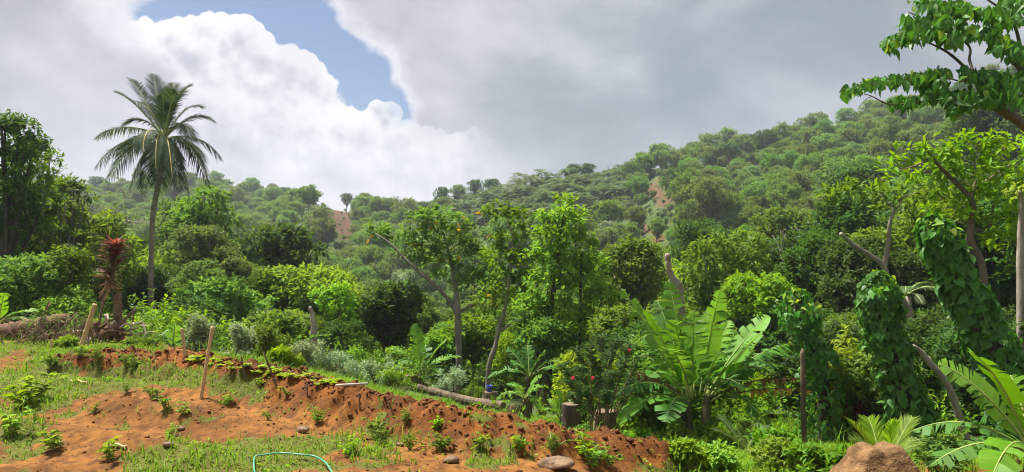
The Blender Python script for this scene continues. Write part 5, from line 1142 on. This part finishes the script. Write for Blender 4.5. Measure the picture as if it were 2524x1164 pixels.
# ---------------------------------------------------------------- stakes, poles, sticks
def bamboo(label, b, tp, w, nodes, cat='stake', dy=0.0, mat='bamboo', name='bamboo_stake'):
    p = gnd(*b); Y = float(p[1]); g = Geo(); P0 = p + [0, 0, -.12]; P1 = at(tp[0], tp[1], Y + dy); S = P0 + (P1 - P0) * np.linspace(0, 1, 41)[:, None]; r = w / F * Y / 2; rad = np.full(41, r) * np.linspace(1.08, .95, 41)
    if nodes:
        for k in np.linspace(4, 37, nodes).astype(int): rad[k] *= 1.16
    V, Fc = tube(S - p, rad, 10); g.add(V, Fc, 0, .5, True)
    return tag(link(name, g.mesh(name, [MATS[mat]]), None, tuple(p)), label, cat)
bamboo('thick bamboo pole leaning right in front of the uprooted stump', (190, 868), (234, 750), 11, 5, 'bamboo pole')
bamboo('slim bamboo stake standing alone in front of the raised bed', (491, 982), (524, 806), 8.5, 5)
bamboo('short bamboo stake behind the bed, right of the banana shoot', (460, 874), (448, 810), 8, 3)
bamboo('tiny stake stub on the left of the grassy terrace', (128, 865), (127, 838), 6, 0, name='stake')
for a in [((690, 946), (650, 868), 5, 'long dark stick leaning left on the raised bed'), ((610, 935), (594, 878), 4, 'thin dark stick left of the long leaning one'), ((758, 980), (757, 945), 4, 'short upright stick at the middle of the bed'), ((886, 1008), (886, 968), 4, 'short upright stick below the pale pipe'), ((982, 1028), (958, 990), 4, 'dark stick leaning left near the lower bed'), ((1086, 1050), (1085, 1030), 3, 'tiny stick at the lower front of the bed'),
          ((1255, 1125), (1258, 1092), 3, 'thin stalk at the right front of the bed'), ((478, 860), (478, 840), 5, 'small pale stub beside the short bamboo stake'), ((5, 848), (4, 812), 4, 'thin stake at the left edge before the log')]:
    bamboo(a[3], a[0], a[1], a[2], 0, 'stick', 0, 'stick', 'stick')
def lying(name, label, cat, a, b, w, mat, lift=.02, sides=8):
    p = gnd(*a); q = gnd(*b); m_ = (p + q) / 2; S = np.linspace(p, q, 12); S[:, 2] = np.maximum([gz(v[0], v[1]) + lift for v in S], S[:, 2] * 0 + np.linspace(p[2], q[2], 12) + lift * .5); g = Geo(); V, Fc = tube(S - m_, w / F * m_[1] / 2, sides); g.add(V, Fc, 0, .5, True)
    return tag(link(name, g.mesh(name, [MATS[mat]]), None, tuple(m_)), label, cat)
def pipe():
    p = gnd(828, 962); q = gnd(906, 957); L_ = np.linspace(p, q, 9); up_ = max(gz(v[0], v[1]) - v[2] for v in L_); p = p + [0, 0, up_ + .006]; q = q + [0, 0, up_ + .006]; m_ = (p + q) / 2; g = Geo(); V, Fc = tube(np.linspace(p, q, 4) - m_, .012, 10); g.add(V, Fc, 0, .5, True); tag(link('pale_pipe', g.mesh('pale_pipe', [MATS['pvc']]), None, tuple(m_)), 'pale straight pipe lying on top of the bed beside the grass', 'pipe')
pipe()
lying('wood_piece', 'pale split stick on the soil in the left foreground', 'stick', (262, 1112), (312, 1108), 8, 'bamboo')
lying('wood_piece', 'thin pale stick on the soil below the left end of the bed', 'stick', (175, 942), (215, 948), 4, 'bamboo')
def hose():
    pts = [(632, 1200), (626, 1165), (628, 1142), (645, 1134), (690, 1131), (740, 1133), (780, 1143), (805, 1158), (822, 1185)]; P = np.array([gnd(*q) for q in pts]); S = smooth_line(P, 60); S[:, 2] = [gz(v[0], v[1]) + .03 for v in S]; S[:, 2] = np.convolve(np.pad(S[:, 2], 4, 'edge'), np.ones(9) / 9, 'valid') + .012
    g = Geo(); m_ = S.mean(0); V, Fc = tube(S - m_, .0068, 8); g.add(V, Fc, 0, .5, True); tag(link('garden_hose', g.mesh('garden_hose', [MATS['hose']]), None, tuple(m_)), 'green garden hose looping on the grass at the bottom', 'hose')
hose()

# ---------------------------------------------------------------- stumps, palm log, bucket, rocks
def stump(label, px, base_row, top_row, w, seed, mat='bark_brown', Y=None, rough=.12):
    rng = np.random.default_rng(seed); p = gnd(px, base_row) if Y is None else at(px, base_row, Y); Y = float(p[1]); z0 = tz(p[0], p[1]); h = at(px, top_row, Y)[2] - z0; r = w / F * Y / 2
    t = thing('tree_stump', label, 'stump', (p[0], p[1], z0)); g = Geo(); V, Fc = tube([[0, 0, -.08], [0, 0, h * .25], [0, 0, h * .7], [0, 0, h]], [r * 1.25, r * 1.05, r, r * .97], 14, rng, rough, cap=False); g.add(V, Fc, 0, .5, True); link('bark', g.mesh('bark', [MATS[mat]]), t)
    g = Geo(); ring = V[-14:] + [0, 0, -.004]; c_ = np.concatenate([ring * [.99, .99, 1], [[0, 0, h + rng.uniform(-.02, .02)]]]); j = np.arange(14); g.add(c_, [np.stack([np.full(14, 14), j, (j + 1) % 14], -1)], 0, .5); link('cut_face', g.mesh('cut_face', [MATS['wood_cut']]), t)
    return (p[0], p[1], z0 + h)
bt = stump('pale cut stump carrying the blue bucket', 1206, 985, 966, 34, 1, 'wood_dead', 19.5)
stump('dark pointed stump at the right end of the grass strip', 1268, 1040, 1000, 36, 2, 'bark_brown', 15.5, .3)
stump('flat-cut grey stump with shoots growing beside it', 1408, 1050, 995, 46, 3, 'bark_dark', 14)
stump('wide brown stump under the oleander', 1492, 1065, 1012, 54, 4, 'wood_dead', 12.8)
stump('grey stump behind the young banana plant', 1015, 965, 925, 40, 5, 'bark_grey', 21)
stump('small dark stump among weeds below the young banana', 1075, 985, 955, 34, 6, 'bark_dark', 20)
stump('short reddish stump at the foot of the big banana', 1658, 1092, 1065, 18, 7, 'wood_dead', 11.6)
def cut_log():
    p = gnd(1985, 1145); Y = float(p[1]); g = Geo(); a = at(1972, 1126, Y - .25); b = at(2000, 1142, Y + .1); m_ = (a + b) / 2; V, Fc = tube(np.linspace(a, b, 6) - m_, 22 / F * Y / 2, 12, np.random.default_rng(2), .04, cap=False); g.add(V, Fc, 0, .5, True)
    t = thing('cut_log', 'short sawn log poking out of the weeds left of the rock', 'log', tuple(m_)); link('bark', g.mesh('bark', [MATS['bark_grey']]), t); g = Geo(); g.add(np.concatenate([V[:12], [V[:12].mean(0)]]), [np.stack([np.full(12, 12), np.arange(12), (np.arange(12) + 1) % 12], -1)]); link('cut_face', g.mesh('cut_face', [MATS['wood_cut']]), t)
cut_log()
def palm_log():
    rng = np.random.default_rng(4); Y = 18.2; a = at(1030, 980, Y + 1.0); b = at(1240, 1002, Y - .6); m_ = (a + b) / 2; m_[2] = tz(m_[0], m_[1]); S = np.linspace(a, b, 70); S[:, 2] = [tz(v[0], v[1]) + .14 for v in S]; rad = np.linspace(.085, .115, 70) * (1 + .07 * (np.arange(70) % 3 == 0)); g = Geo(); V, Fc = tube(S - m_, rad, 12, rng, .05); g.add(V, Fc, 0, .5); t = thing('palm_log', 'felled ringed palm trunk lying along the grass strip', 'log', tuple(m_)); link('trunk', g.mesh('trunk', [MATS['bark_brown']]), t)
    g = Geo(); q = S[62] - m_; V, Fc = tube([q + [0, 0, -.3], q + [0, 0, -.05]], .04, 7); g.add(V, Fc); link('support', g.mesh('support', [MATS['bark_dark']]), t)
palm_log()
def bucket():
    x, y, z = bt; t = thing('blue_bucket', 'small blue plastic bucket standing on a cut stump', 'bucket', (x, y, z + .002)); g = Geo(); r = .085; h = .165
    prof = [(0, .004), (r * .80, 0), (r * .82, .006), (r * .97, h * .90), (r * 1.07, h * .90), (r * 1.07, h), (r * 1.0, h), (r * .96, h * .9), (r * .78, .012), (0, .012)]; ang = np.linspace(0, 6.283, 24, endpoint=False); V = np.array([[a * math.cos(u), a * math.sin(u), b] for a, b in prof for u in ang]); i = np.arange(len(prof) - 1)[:, None] * 24; j = np.arange(24)[None]; k = (j + 1) % 24
    g.add(V, [np.stack([i + j, i + k, i + 24 + k, i + 24 + j], -1).reshape(-1, 4)], 0, .5, True); link('body', g.mesh('body', [MATS['bucket']]), t)
    u = np.linspace(0, np.pi, 16); g = Geo(); V, Fc = tube(np.stack([np.cos(u) * r * 1.09, -.01 - np.sin(u) * r * .9, h * .92 - np.sin(u) * .03], 1), .003, 5); g.add(V, Fc); link('handle', g.mesh('handle', [MATS['pvc']]), t)
bucket()
import bmesh
def rock(name, label, cx, cy_, Y, sx, sy, sz, seed, mat, n=4, amp=.22, sink=.35, cat='rock', flat=0):
    bm = bmesh.new(); bmesh.ops.create_icosphere(bm, subdivisions=n, radius=1.0); rng = np.random.default_rng(seed); V = np.array([v.co[:] for v in bm.verts])
    planes = unit(rng.normal(size=(16, 3))); d = rng.uniform(.66, .96, 16)
    for pl, dd in zip(planes, d):
        k = V @ pl - dd; V = V - np.where(k > 0, k, 0)[:, None] * pl
    V = V * (1 + amp * .35 * fbm(V[:, 0] * 2.2 + 3 * V[:, 2] + seed, V[:, 1] * 2.2 - 2 * V[:, 2], 4, seed)[:, None]); V = V * [sx, sy, sz]
    for v, c_ in zip(bm.verts, V): v.co = c_
    for f in bm.faces: f.smooth = True
    me = bpy.data.meshes.new(name); bm.to_mesh(me); bm.free(); me.materials.append(MATS[mat]); p = at(cx, cy_, Y); o = link(name, me, None, (p[0], p[1], gz(p[0], p[1]) + sz * (1 - sink))); return tag(o, label, cat) if label else o

def boulder():
    rng = np.random.default_rng(17); Y = 5.0; p = at(2170, 1164, Y); zg = gz(p[0], p[1]); base = np.array([p[0], Y, zg]); zt = at(2170, 1097, Y)[2] - zg; k = Y / F; n = 72; rows = 26; V = []
    ang = np.linspace(0, 2 * np.pi, n, endpoint=False)
    for j in range(rows):
        u = j / (rows - 1); sq = np.maximum(np.abs(np.cos(ang)), np.abs(np.sin(ang))) ** .55
        hw = np.interp(u, [0, .35, .8, .93, 1], [165, 118, 62, 44, 0]) * k; hd = hw * .8
        x = hw * np.cos(ang) / sq; y = hd * np.sin(ang) / sq; z = np.full(n, np.interp(u, [0, .35, .8, .93, 1], [-.1, zt * .35, zt * .86, zt, zt * 1.01]))
        dsp = .03 * fbm(x * 7 + z * 5, y * 7 + z * 6, 4, 3) + .05 * fbm(x * 2.4 + 9, z * 3 + y * 2, 2, 8); V.append(np.stack([x * (1 + dsp * 3) - .0 * z, y * (1 + dsp * 3), z + dsp * (1 if u > .05 else 0) - .035 * np.exp(-((x + .01) / .03) ** 2) * (u > .8)], 1))
    V = np.concatenate(V); i = np.arange(rows - 1)[:, None] * n; jj = np.arange(n)[None]; kk = (jj + 1) % n; g = Geo(); g.add(V, [np.stack([i + jj, i + kk, i + n + kk, i + n + jj], -1).reshape(-1, 4)], 0, .5, True)
    tag(link('boulder', g.mesh('boulder', [MATS['rock']]), None, tuple(base)), 'brown flat-topped boulder at the bottom right corner', 'rock')
boulder()
q = gnd(1370, 1155); o = rock('stone', 'pale reddish flat stone at the bottom near the end of the bed', 1370, 1155, float(q[1]), .15, .09, .06, 9, 'stone', 3, .3, .4)
for k, (px, py, s, lb) in enumerate([(1112, 1143, .055, 'smooth tan stone on the grass left of the flat reddish stone'), (1745, 1142, .05, 'small grey stone among the weeds right of the soil bed'), (415, 1100, .035, 'small pale stone in the left foreground soil'), (985, 1100, .03, 'small brown stone at the lower front of the bed'), (445, 1060, .03, 'small tan stone on the soil left of the path'), (745, 1065, .05, 'dark broken husk on the path beside the bed'), (1440, 960, .03, 'small stone at the top of the bed'), (85, 960, .04, 'small tan stone in the grass at the left')]):
    q = gnd(px, py); rock('stone', lb, px, py, float(q[1]), s * 1.4, s, s * .7, 20 + k, 'stone', 2, .3, .35)

# ---------------------------------------------------------------- young coconut seedlings
def seedling_palm(label, tips, b, Y, seed, mat, Ll=.2):
    rng = np.random.default_rng(seed); p = at(b[0], b[1], Y); base = np.array([p[0], p[1], gz(p[0], p[1])]); t = thing('coconut_seedling', label, 'palm seedling', tuple(base)); c0 = base + [0, 0, .03]
    for (tx, ty, dy) in tips:
        p2 = at(tx, ty, Y + dy); add_frond(t, base, c0, (c0 + p2) / 2 + [0, 0, .12], p2, Ll, 34, rng, mat, 'midrib', .009, wid=.016, hang=.15, start=.2, vee=.15, k0=.9)
    g = Geo(); V, Fc = tube([[0, 0, -.05], [0, 0, .03], [0, 0, .08]], [.06, .05, .02], 8); g.add(V, Fc, 0, .5, True); link('husk', g.mesh('husk', [MATS['husk']]), t)
seedling_palm('dark young coconut seedling at the foot of the big banana', [(1762, 1060, -.1), (1775, 1030, .2), (1838, 1045, -.1), (1895, 1070, -.2), (1880, 1050, .2), (1840, 1060, .3), (1800, 1075, -.3)], (1838, 1128), 10, 3, 'leaf_palm_far', .22)
seedling_palm('bright young coconut seedling growing just behind the boulder', [(2092, 1035, 0), (2250, 1030, .1), (2140, 1030, .3), (2210, 1040, -.1), (2105, 1085, .1), (2260, 1080, .3)], (2180, 1110), 6.3, 4, 'leaf_bright', .2)

# ---------------------------------------------------------------- shrubs at the back of the bed
def shrub(name, label, px, base_row, top_row, wid, mat, seed, n=260, k=5, L=.09, width=.4, cat='shrub', group=None, Y=None):
    rng = np.random.default_rng(seed); p = gnd(px, base_row) if Y is None else at(px, base_row, Y); Y = float(p[1]); base = np.array([p[0], p[1], gz(p[0], p[1]) if Y < 16 else tz(p[0], p[1])]); h = max(.1, at(px, top_row, Y)[2] - base[2]); half = wid / F * Y / 2
    t = thing(name, label, cat, tuple(base), 0, group); m = 16; C = np.stack([rng.normal(0, half * .5, m), rng.normal(0, half * .45, m), h * rng.uniform(.12, .9, m)], 1); C[:, 2] *= 1 - .35 * np.clip(np.abs(C[:, 0]) / half, 0, 1); Rd = np.stack([half * rng.uniform(.12, .3, m)] * 2 + [h * rng.uniform(.1, .25, m)], 1)
    g = Geo()
    for c_ in C: V, Fc = tube(bez([c_[0] * .2, c_[1] * .2, -.05], c_ * [.5, .5, .6], c_, 6), np.linspace(.012, .004, 6) * (1 + h * .3), 4); g.add(V, Fc, 0, .5, True)
    link('stem', g.mesh('stem', [MATS['stick']]), t); g = Geo(); V, Fc, v = sprays(C, Rd, n, k, L, rng, up=.8, width=width); g.add(V, Fc, 0, v); o = link('foliage', g.mesh('foliage', [MATS[mat]]), t); o['kind'] = 'stuff'
for k, a in enumerate([('wide silver-leaved weed clump left of centre behind the bed', 740, 915, 845, 110, 'leaf_grey'), ('silver-leaved weed clump below the dead trunk', 800, 922, 850, 110, 'leaf_grey'), ('silver-leaved weeds right of the dead trunk', 860, 935, 865, 90, 'leaf_grey'), ('silver-green weeds left of the young banana', 930, 950, 880, 90, 'leaf_grey'),
        ('tall silvery shrub right of the short bamboo stake', 487, 880, 770, 60, 'leaf_grey'), ('loose silvery shrub left of the long dark stick', 590, 885, 800, 75, 'leaf_grey'), ('fine-twigged yellowish bush above the long dark stick', 660, 890, 790, 75, 'leaf_olive'), ('low yellow-green bush at the back of the bed', 690, 900, 855, 60, 'leaf_lime'),
        ('broad-leaved weeds in front of the young banana', 970, 965, 905, 80, 'leaf_bright'), ('silvery weeds right of the young banana', 1120, 965, 895, 80, 'leaf_grey'), ('green weeds between the log and the bucket', 1165, 990, 940, 60, 'leaf_mid'), ('leafy weeds beside the bamboo pole foot', 165, 870, 850, 50, 'leaf_bright'), ('leafy weeds at the foot of the uprooted stump', 345, 872, 842, 70, 'leaf_mid'), ('low round bush behind the silver weeds', 880, 915, 845, 80, 'leaf_bright')]):
    shrub('weed_shrub' if 'weed' in a[0] else 'shrub', a[0], a[1], a[2], a[3], a[4], a[5], 200 + k, 300, 5, .085 if 'silver' in a[0] else .075, .32, Y={4: 12.5, 5: 11.8, 6: 11.6, 7: 11.4, 8: 17.0, 9: 19.0, 10: 18.6, 11: 11.6, 12: 12.2}.get(k, 14.5 + .9 * k % 4 if 650 < a[1] < 960 else None))
for k, a in enumerate([('tall climbing weeds at the foot of the post right of the banana', 1905, 1150, 1060, 110, 'leaf_mid'), ('green weeds left of the sawn log', 1930, 1160, 1090, 110, 'leaf_bright'), ('broad-leaved weeds right of the sawn log', 2045, 1175, 1105, 110, 'leaf_mid'), ('light green weeds below the big banana', 1760, 1165, 1100, 120, 'leaf_bright'), ('bright weeds beside the end of the soil bed', 1690, 1150, 1095, 80, 'leaf_bright'), ('weeds in front of the oleander', 1560, 1092, 1062, 80, 'leaf_bright'), ('low weeds under the oleander', 1450, 1078, 1052, 70, 'leaf_mid'), ('low weeds left of the oleander', 1330, 1058, 1036, 60, 'leaf_bright'), ('leafy weeds hiding the foot of the left banana stem', 1668, 1125, 1050, 90, 'leaf_bright'), ('leafy weeds in front of the right banana stem', 1750, 1120, 1045, 100, 'leaf_mid'), ('dark weeds right of the boulder', 2340, 1170, 1080, 120, 'leaf_mid'), ('weeds at the foot of the upright vine stump', 2200, 1085, 1010, 120, 'leaf_mid'), ('yellow-green bush between the climber and the upright vine stump', 2090, 960, 830, 120, 'leaf_lime'), ('dry brown brush at the foot of the upright vine stump', 2165, 1060, 1005, 60, 'leaf_dry'), ('dark maroon-leaved bush between the climber and the upright vine stump', 2120, 1050, 950, 100, 'leaf_maroon')]):
    shrub('weed_shrub', a[0], a[1], a[2], a[3], a[4], a[5], 240 + k, 300, 5, (.07 if k < 12 else .11), .5, Y={5: 11.3, 6: 12.3, 7: 14.0, 8: 11.3, 9: 11.2}.get(k, None if k < 11 else 12.6))

# ---------------------------------------------------------------- grass, weeds and soil crumbs
def grass():
    rng = np.random.default_rng(301); n = 420000; x = rng.uniform(-11, 7.3, n); y = 3.3 + 13.4 * rng.random(n) ** 1.0; z0 = terrain(x, y); px, py = proj(np.stack([x, y, z0], -1)); inv = (px > -60) & (px < 2590) & (py < 1230); x, y = x[inv], y[inv]; z = garden_h(x, y); m = grass_mask(x, y, z)
    lush = np.clip((y - np.interp(x, BXb, BB)) / .4, 0, 1) * (x > -4.5)
    k = rng.random(len(x)) < np.clip(m * m * .55 + lush * .35 * m, 0, .95); x, y, z, lush = x[k], y[k], z[k], lush[k]; n = len(x)
    h = rng.uniform(.03, .085, n) * (1 + .7 * lush) * (1 + .8 * np.clip(fbm(x * 2, y * 2, 2, 5) * 2, -.4, 1)); h = h * np.where((rng.random(n) < .08) & (fbm(x * 3, y * 3, 2, 15) > 0), rng.uniform(1.4, 2.6, n), 1); a = rng.uniform(0, 6.28, n); ln = rng.uniform(.2, .9, n); w = rng.uniform(.006, .012, n); d = np.stack([np.cos(a), np.sin(a), 0 * a], 1); s = np.stack([-np.sin(a), np.cos(a), 0 * a], 1)
    P = np.stack([x, y, z - .008], 1); up = np.array([0, 0, 1.0]); m_ = P + up * (h * .6)[:, None] + d * (h * ln * .35)[:, None]; e = P + up * (h * (1 - .25 * ln))[:, None] + d * (h * ln)[:, None]
    V = np.stack([P + s * (w / 2)[:, None], P - s * (w / 2)[:, None], m_ - s * (w * .4)[:, None], m_ + s * (w * .4)[:, None], e], 1).reshape(-1, 3); b = np.arange(n)[:, None] * 5
    g = Geo(); g.add(V, [b + [0, 1, 2, 3], b + [3, 2, 4]], 0, np.repeat(np.clip(rng.normal(.5, .25, n) + .15 * lush, 0, 1), 5)); o = link('grass', g.mesh('grass', [MATS['grass']])); o['kind'] = 'stuff'; o['label'] = 'short green grass in patches over the red soil'; print('blades', n)
    # creeping broad-leaved ground weeds
    n = 60000; x = rng.uniform(-11, 7.3, n); y = rng.uniform(3.4, 15.5, n); z = garden_h(x, y); m = grass_mask(x, y, z); px, py = proj(np.stack([x, y, z], -1)); cl = fbm(x * 1.6, y * 1.6, 3, 88); front = np.exp(-((bed_s(x, y) - .1) / .22) ** 2) * (bed_h(x, y) >= 0) * (x > -6) * (x < 1.9)
    k = (rng.random(n) < np.clip((m * .5 + front * .35) * (cl > .02), 0, .8)) & (px > -60) & (px < 2590); x, y, z = x[k], y[k], z[k]; n = len(x); a = rng.uniform(0, 6.28, n); D = np.stack([np.cos(a), np.sin(a), rng.uniform(.1, .9, n)], 1); L = rng.uniform(.02, .05, n); V, Fc = leaf_quads(np.stack([x, y, z + rng.uniform(0, .05, n)], 1), D, np.array([0, 0, 1.0]) + rng.normal(0, .3, (n, 3)), L, L * .6); g = Geo(); g.add(V, Fc, 0, np.repeat(rng.random(n), 4)); o = link('ground_weeds', g.mesh('ground_weeds', [MATS['leaf_bright']])); o['kind'] = 'stuff'; o['label'] = 'creeping leafy weeds over the soil and the front of the bed'
grass()
def crumbs():
    rng = np.random.default_rng(311); bm = bmesh.new(); bmesh.ops.create_icosphere(bm, subdivisions=1, radius=1.0); U = np.array([v.co[:] for v in bm.verts]); Ft = np.array([[v.index for v in f.verts] for f in bm.faces]); bm.free()
    n = 70000; x = rng.uniform(-10.5, 2.2, n); y = rng.uniform(4.2, 12, n); z = garden_h(x, y); m = grass_mask(x, y, z); b = bed_h(x, y); k = rng.random(n) < np.clip((.18 + .9 * b) * (1 - m), 0, 1); x, y, z, b = x[k], y[k], z[k], b[k]; n = len(x)
    s = rng.gamma(1.5, .0045, n).clip(.003, .05) * (.7 + .5 * b); V = U[None] * rng.uniform(.6, 1.25, (n, 12, 1)) * s[:, None, None] * np.array([1.2, 1.2, .8]); V = V + np.stack([x, y, z + s * .25], 1)[:, None]; Fa = (Ft[None] + (np.arange(n) * 12)[:, None, None]).reshape(-1, 3); g = Geo(); g.add(V.reshape(-1, 3), [Fa], 0, .5, True); o = link('soil_crumbs', g.mesh('soil_crumbs', [MATS['clod']])); o['kind'] = 'stuff'; o['label'] = 'loose crumbs and clods of red soil'; print('crumbs', n)
crumbs()
def litter():
    rng = np.random.default_rng(321); n = 1500; x = rng.uniform(-9, 2.5, n); y = rng.uniform(4.4, 11.5, n); z = garden_h(x, y) + .012; a = rng.uniform(0, 6.28, n); D = np.stack([np.cos(a), np.sin(a), rng.normal(0, .15, n)], 1); L = rng.uniform(.02, .07, n)
    g = Geo(); V, Fc = leaf_quads(np.stack([x, y, z], 1), D, np.array([0, 0, 1.0]) + rng.normal(0, .3, (n, 3)), L, L * rng.uniform(.15, .5, n)); g.add(V, Fc, 0, np.repeat(rng.random(n), 4)); o = link('leaf_litter', g.mesh('leaf_litter', [MATS['leaf_dry']])); o['kind'] = 'stuff'; o['label'] = 'dry leaf scraps scattered over the soil'
litter()
# seedlings set out in rows along the back of the bed
sv = []
for k in range(4):
    rng = np.random.default_rng(330 + k); n = 16; ph = 2.4 * np.arange(n); D = np.stack([np.cos(ph), np.sin(ph), rng.uniform(.25, 1.1, n)], 1); L = rng.uniform(.05, .09, n); V, Fc = leaf_quads(np.zeros((n, 3)) + [0, 0, .01], D, np.repeat([[0, 0, 1.0]], n, 0), L, L * .55, droop=.25); g = Geo(); g.add(V, Fc, 0, np.repeat(rng.uniform(.3, 1, n), 4)); sv.append(g.mesh('seedling', [MATS['leaf_lime']]))
rngS = np.random.default_rng(341)
for i in range(44):
    u = rngS.uniform(0, 1); px = 450 + 380 * u; row = np.interp(px, [470, 640, 800], [884, 893, 940]) + rngS.uniform(0, 1) * np.interp(px, [470, 640, 800], [10, 32, 18]); q = gnd(px, row); o = link('seedling', sv[i % 4], None, (q[0], q[1], gz(q[0], q[1]))); o.rotation_euler = (0, 0, rngS.uniform(0, 6.28)); s = rngS.uniform(.5, .95); o.scale = (s, s, s)
    tag(o, 'small pale green seedling planted on the upper bed', 'seedling', 'seedlings planted on the upper bed')
# single weeds on the bed front and in the foreground
wv = []
for kk_ in range(15):
    k = kk_ % 5; rng = np.random.default_rng(350 + kk_ * 7); g = Geo(); ns = 7 + k
    for j in range(ns):
        a_ = rng.uniform(0, 6.28); rr = rng.uniform(.02, .13); e = np.array([rr * math.cos(a_), rr * math.sin(a_), rng.uniform(.06, .19)]); Cv = bez([0, 0, -.02], e * [.3, .3, .7], e, 6); V, Fc = tube(Cv, np.linspace(.005, .003, 6), 4); g.add(V, Fc, 1)
        m = 7; i = rng.integers(2, 6, m); P = Cv[i]; ph = rng.uniform(0, 6.28, m); D = np.stack([np.cos(ph), np.sin(ph), rng.uniform(-.1, .7, m)], 1); L = rng.uniform(.04, .08, m) * (1.25 if k == 3 else 1); V, Fc = leaf_quads(P, D, np.array([0, 0, 1.0]) + rng.normal(0, .25, (m, 3)), L, L * (.2 if k == 4 else .5), droop=.25); g.add(V, Fc, 0, np.repeat(rng.random(m), 4))
    wv.append(g.mesh('weed', [MATS[['leaf_mid', 'leaf_bright', 'leaf_mid', 'leaf_bright', 'leaf_mid'][k]], MATS['midrib']]))
WEEDS = [(375, 985, 1.5, 2, 'dark leafy weed at the edge of the path'), (405, 1010, 1.3, 0, 'leafy weed right of the dark one by the path'), (452, 1022, 1.1, 1, 'small light weed at the path edge'), (312, 970, 1.0, 0, 'small weed on the soil left of the path'), (100, 985, 2.2, 3, 'tall pale leafy weed in the left foreground'), (60, 1010, 2.2, 3, 'bushy weed at the lower left'), (30, 1075, 2.0, 1, 'weed at the bottom left corner'), (130, 1110, 1.4, 3, 'broad-leaved weed low on the left'), (310, 905, 1.8, 4, 'grassy tuft on the left end of the bed'), (330, 915, 1.6, 2, 'dark tuft hanging off the left bed face'), (200, 882, 1.4, 3, 'bright leafy weed at the left end of the bed'),
    (640, 950, .9, 1, 'small weed on the upper bed'), (780, 1045, 1.5, 4, 'grassy tuft at the front of the bed'), (925, 1075, 1.6, 2, 'weed clump low on the middle bed face'), (945, 1095, 1.5, 4, 'grass-like tuft below the weed clump'), (1000, 1045, 1.3, 4, 'spiky tuft right of the leaning stick'), (1010, 1110, 1.5, 4, 'spiky tuft at the bottom middle'), (1085, 1110, 1.5, 2, 'leafy tuft low on the right bed face'), (1075, 1060, .9, 3, 'two-leaved young weed on the bed'), (1180, 1105, 1.0, 3, 'bright young weed on the right of the bed'), (1280, 1112, 1.1, 3, 'broad-leaved weed near the right end of the bed'), (1360, 1120, 1.7, 4, 'upright grassy tuft near the bed end'), (1445, 1125, 1.9, 1, 'yellowish weed at the bed end'), (1460, 1155, 1.6, 1, 'light weed above the flat stone'), (1500, 1150, 1.4, 2, 'small dark weed right of the flat stone'), (705, 975, .8, 0, 'tiny weed right of the long stick'), (560, 1000, 1.4, 1, 'weed beside the lone bamboo stake'), (270, 1135, 1.5, 1, 'low weed at the bottom left of centre'), (420, 1075, .9, 1, 'tiny weed in the worked soil'), (230, 1020, .9, 0, 'small weed on the worked ridge'), (660, 1035, .8, 2, 'tiny weed on the path'), (860, 1120, 1.2, 1, 'pale weed in the grass right of the hose'), (125, 905, 1.9, 2, 'leafy weed on the left terrace'), (240, 890, 1.6, 4, 'grassy tuft left of the bed end')]
for px, row, s, k, lb in WEEDS:
    q = gnd(px, row); o = link('weed', wv[k + 5 * int(rngS.integers(3))], None, (q[0], q[1], gz(q[0], q[1]))); o.rotation_euler = (0, 0, rngS.uniform(0, 6.28)); s *= .62; o.scale = (s, s, s); tag(o, lb, 'weed', 'weeds on the bed and path')

# ---------------------------------------------------------------- hazy air between the camera and the hills
def build_haze():
    m = bpy.data.materials.new('haze'); m.use_nodes = True; T = NT(m.node_tree); T.n.clear()
    v = T.new('ShaderNodeVolumePrincipled'); v.inputs['Color'].default_value = (.80, .90, 1.0, 1); v.inputs['Density'].default_value = .0004; v.inputs['Anisotropy'].default_value = .2
    o = T.new('ShaderNodeOutputMaterial'); T.l.new(v.outputs[0], o.inputs['Volume'])
    x0, x1, y0, y1, z0, z1 = -620, 620, -620, 620, -40, 75
    V = [(x, y, z) for z in (z0, z1) for y in (y0, y1) for x in (x0, x1)]
    g = Geo(); g.add(V, [np.array([[0, 2, 3, 1], [4, 5, 7, 6], [0, 1, 5, 4], [2, 6, 7, 3], [0, 4, 6, 2], [1, 3, 7, 5]])])
    h = link('haze', g.mesh('haze', [m])); h['kind'] = 'stuff'
build_haze()
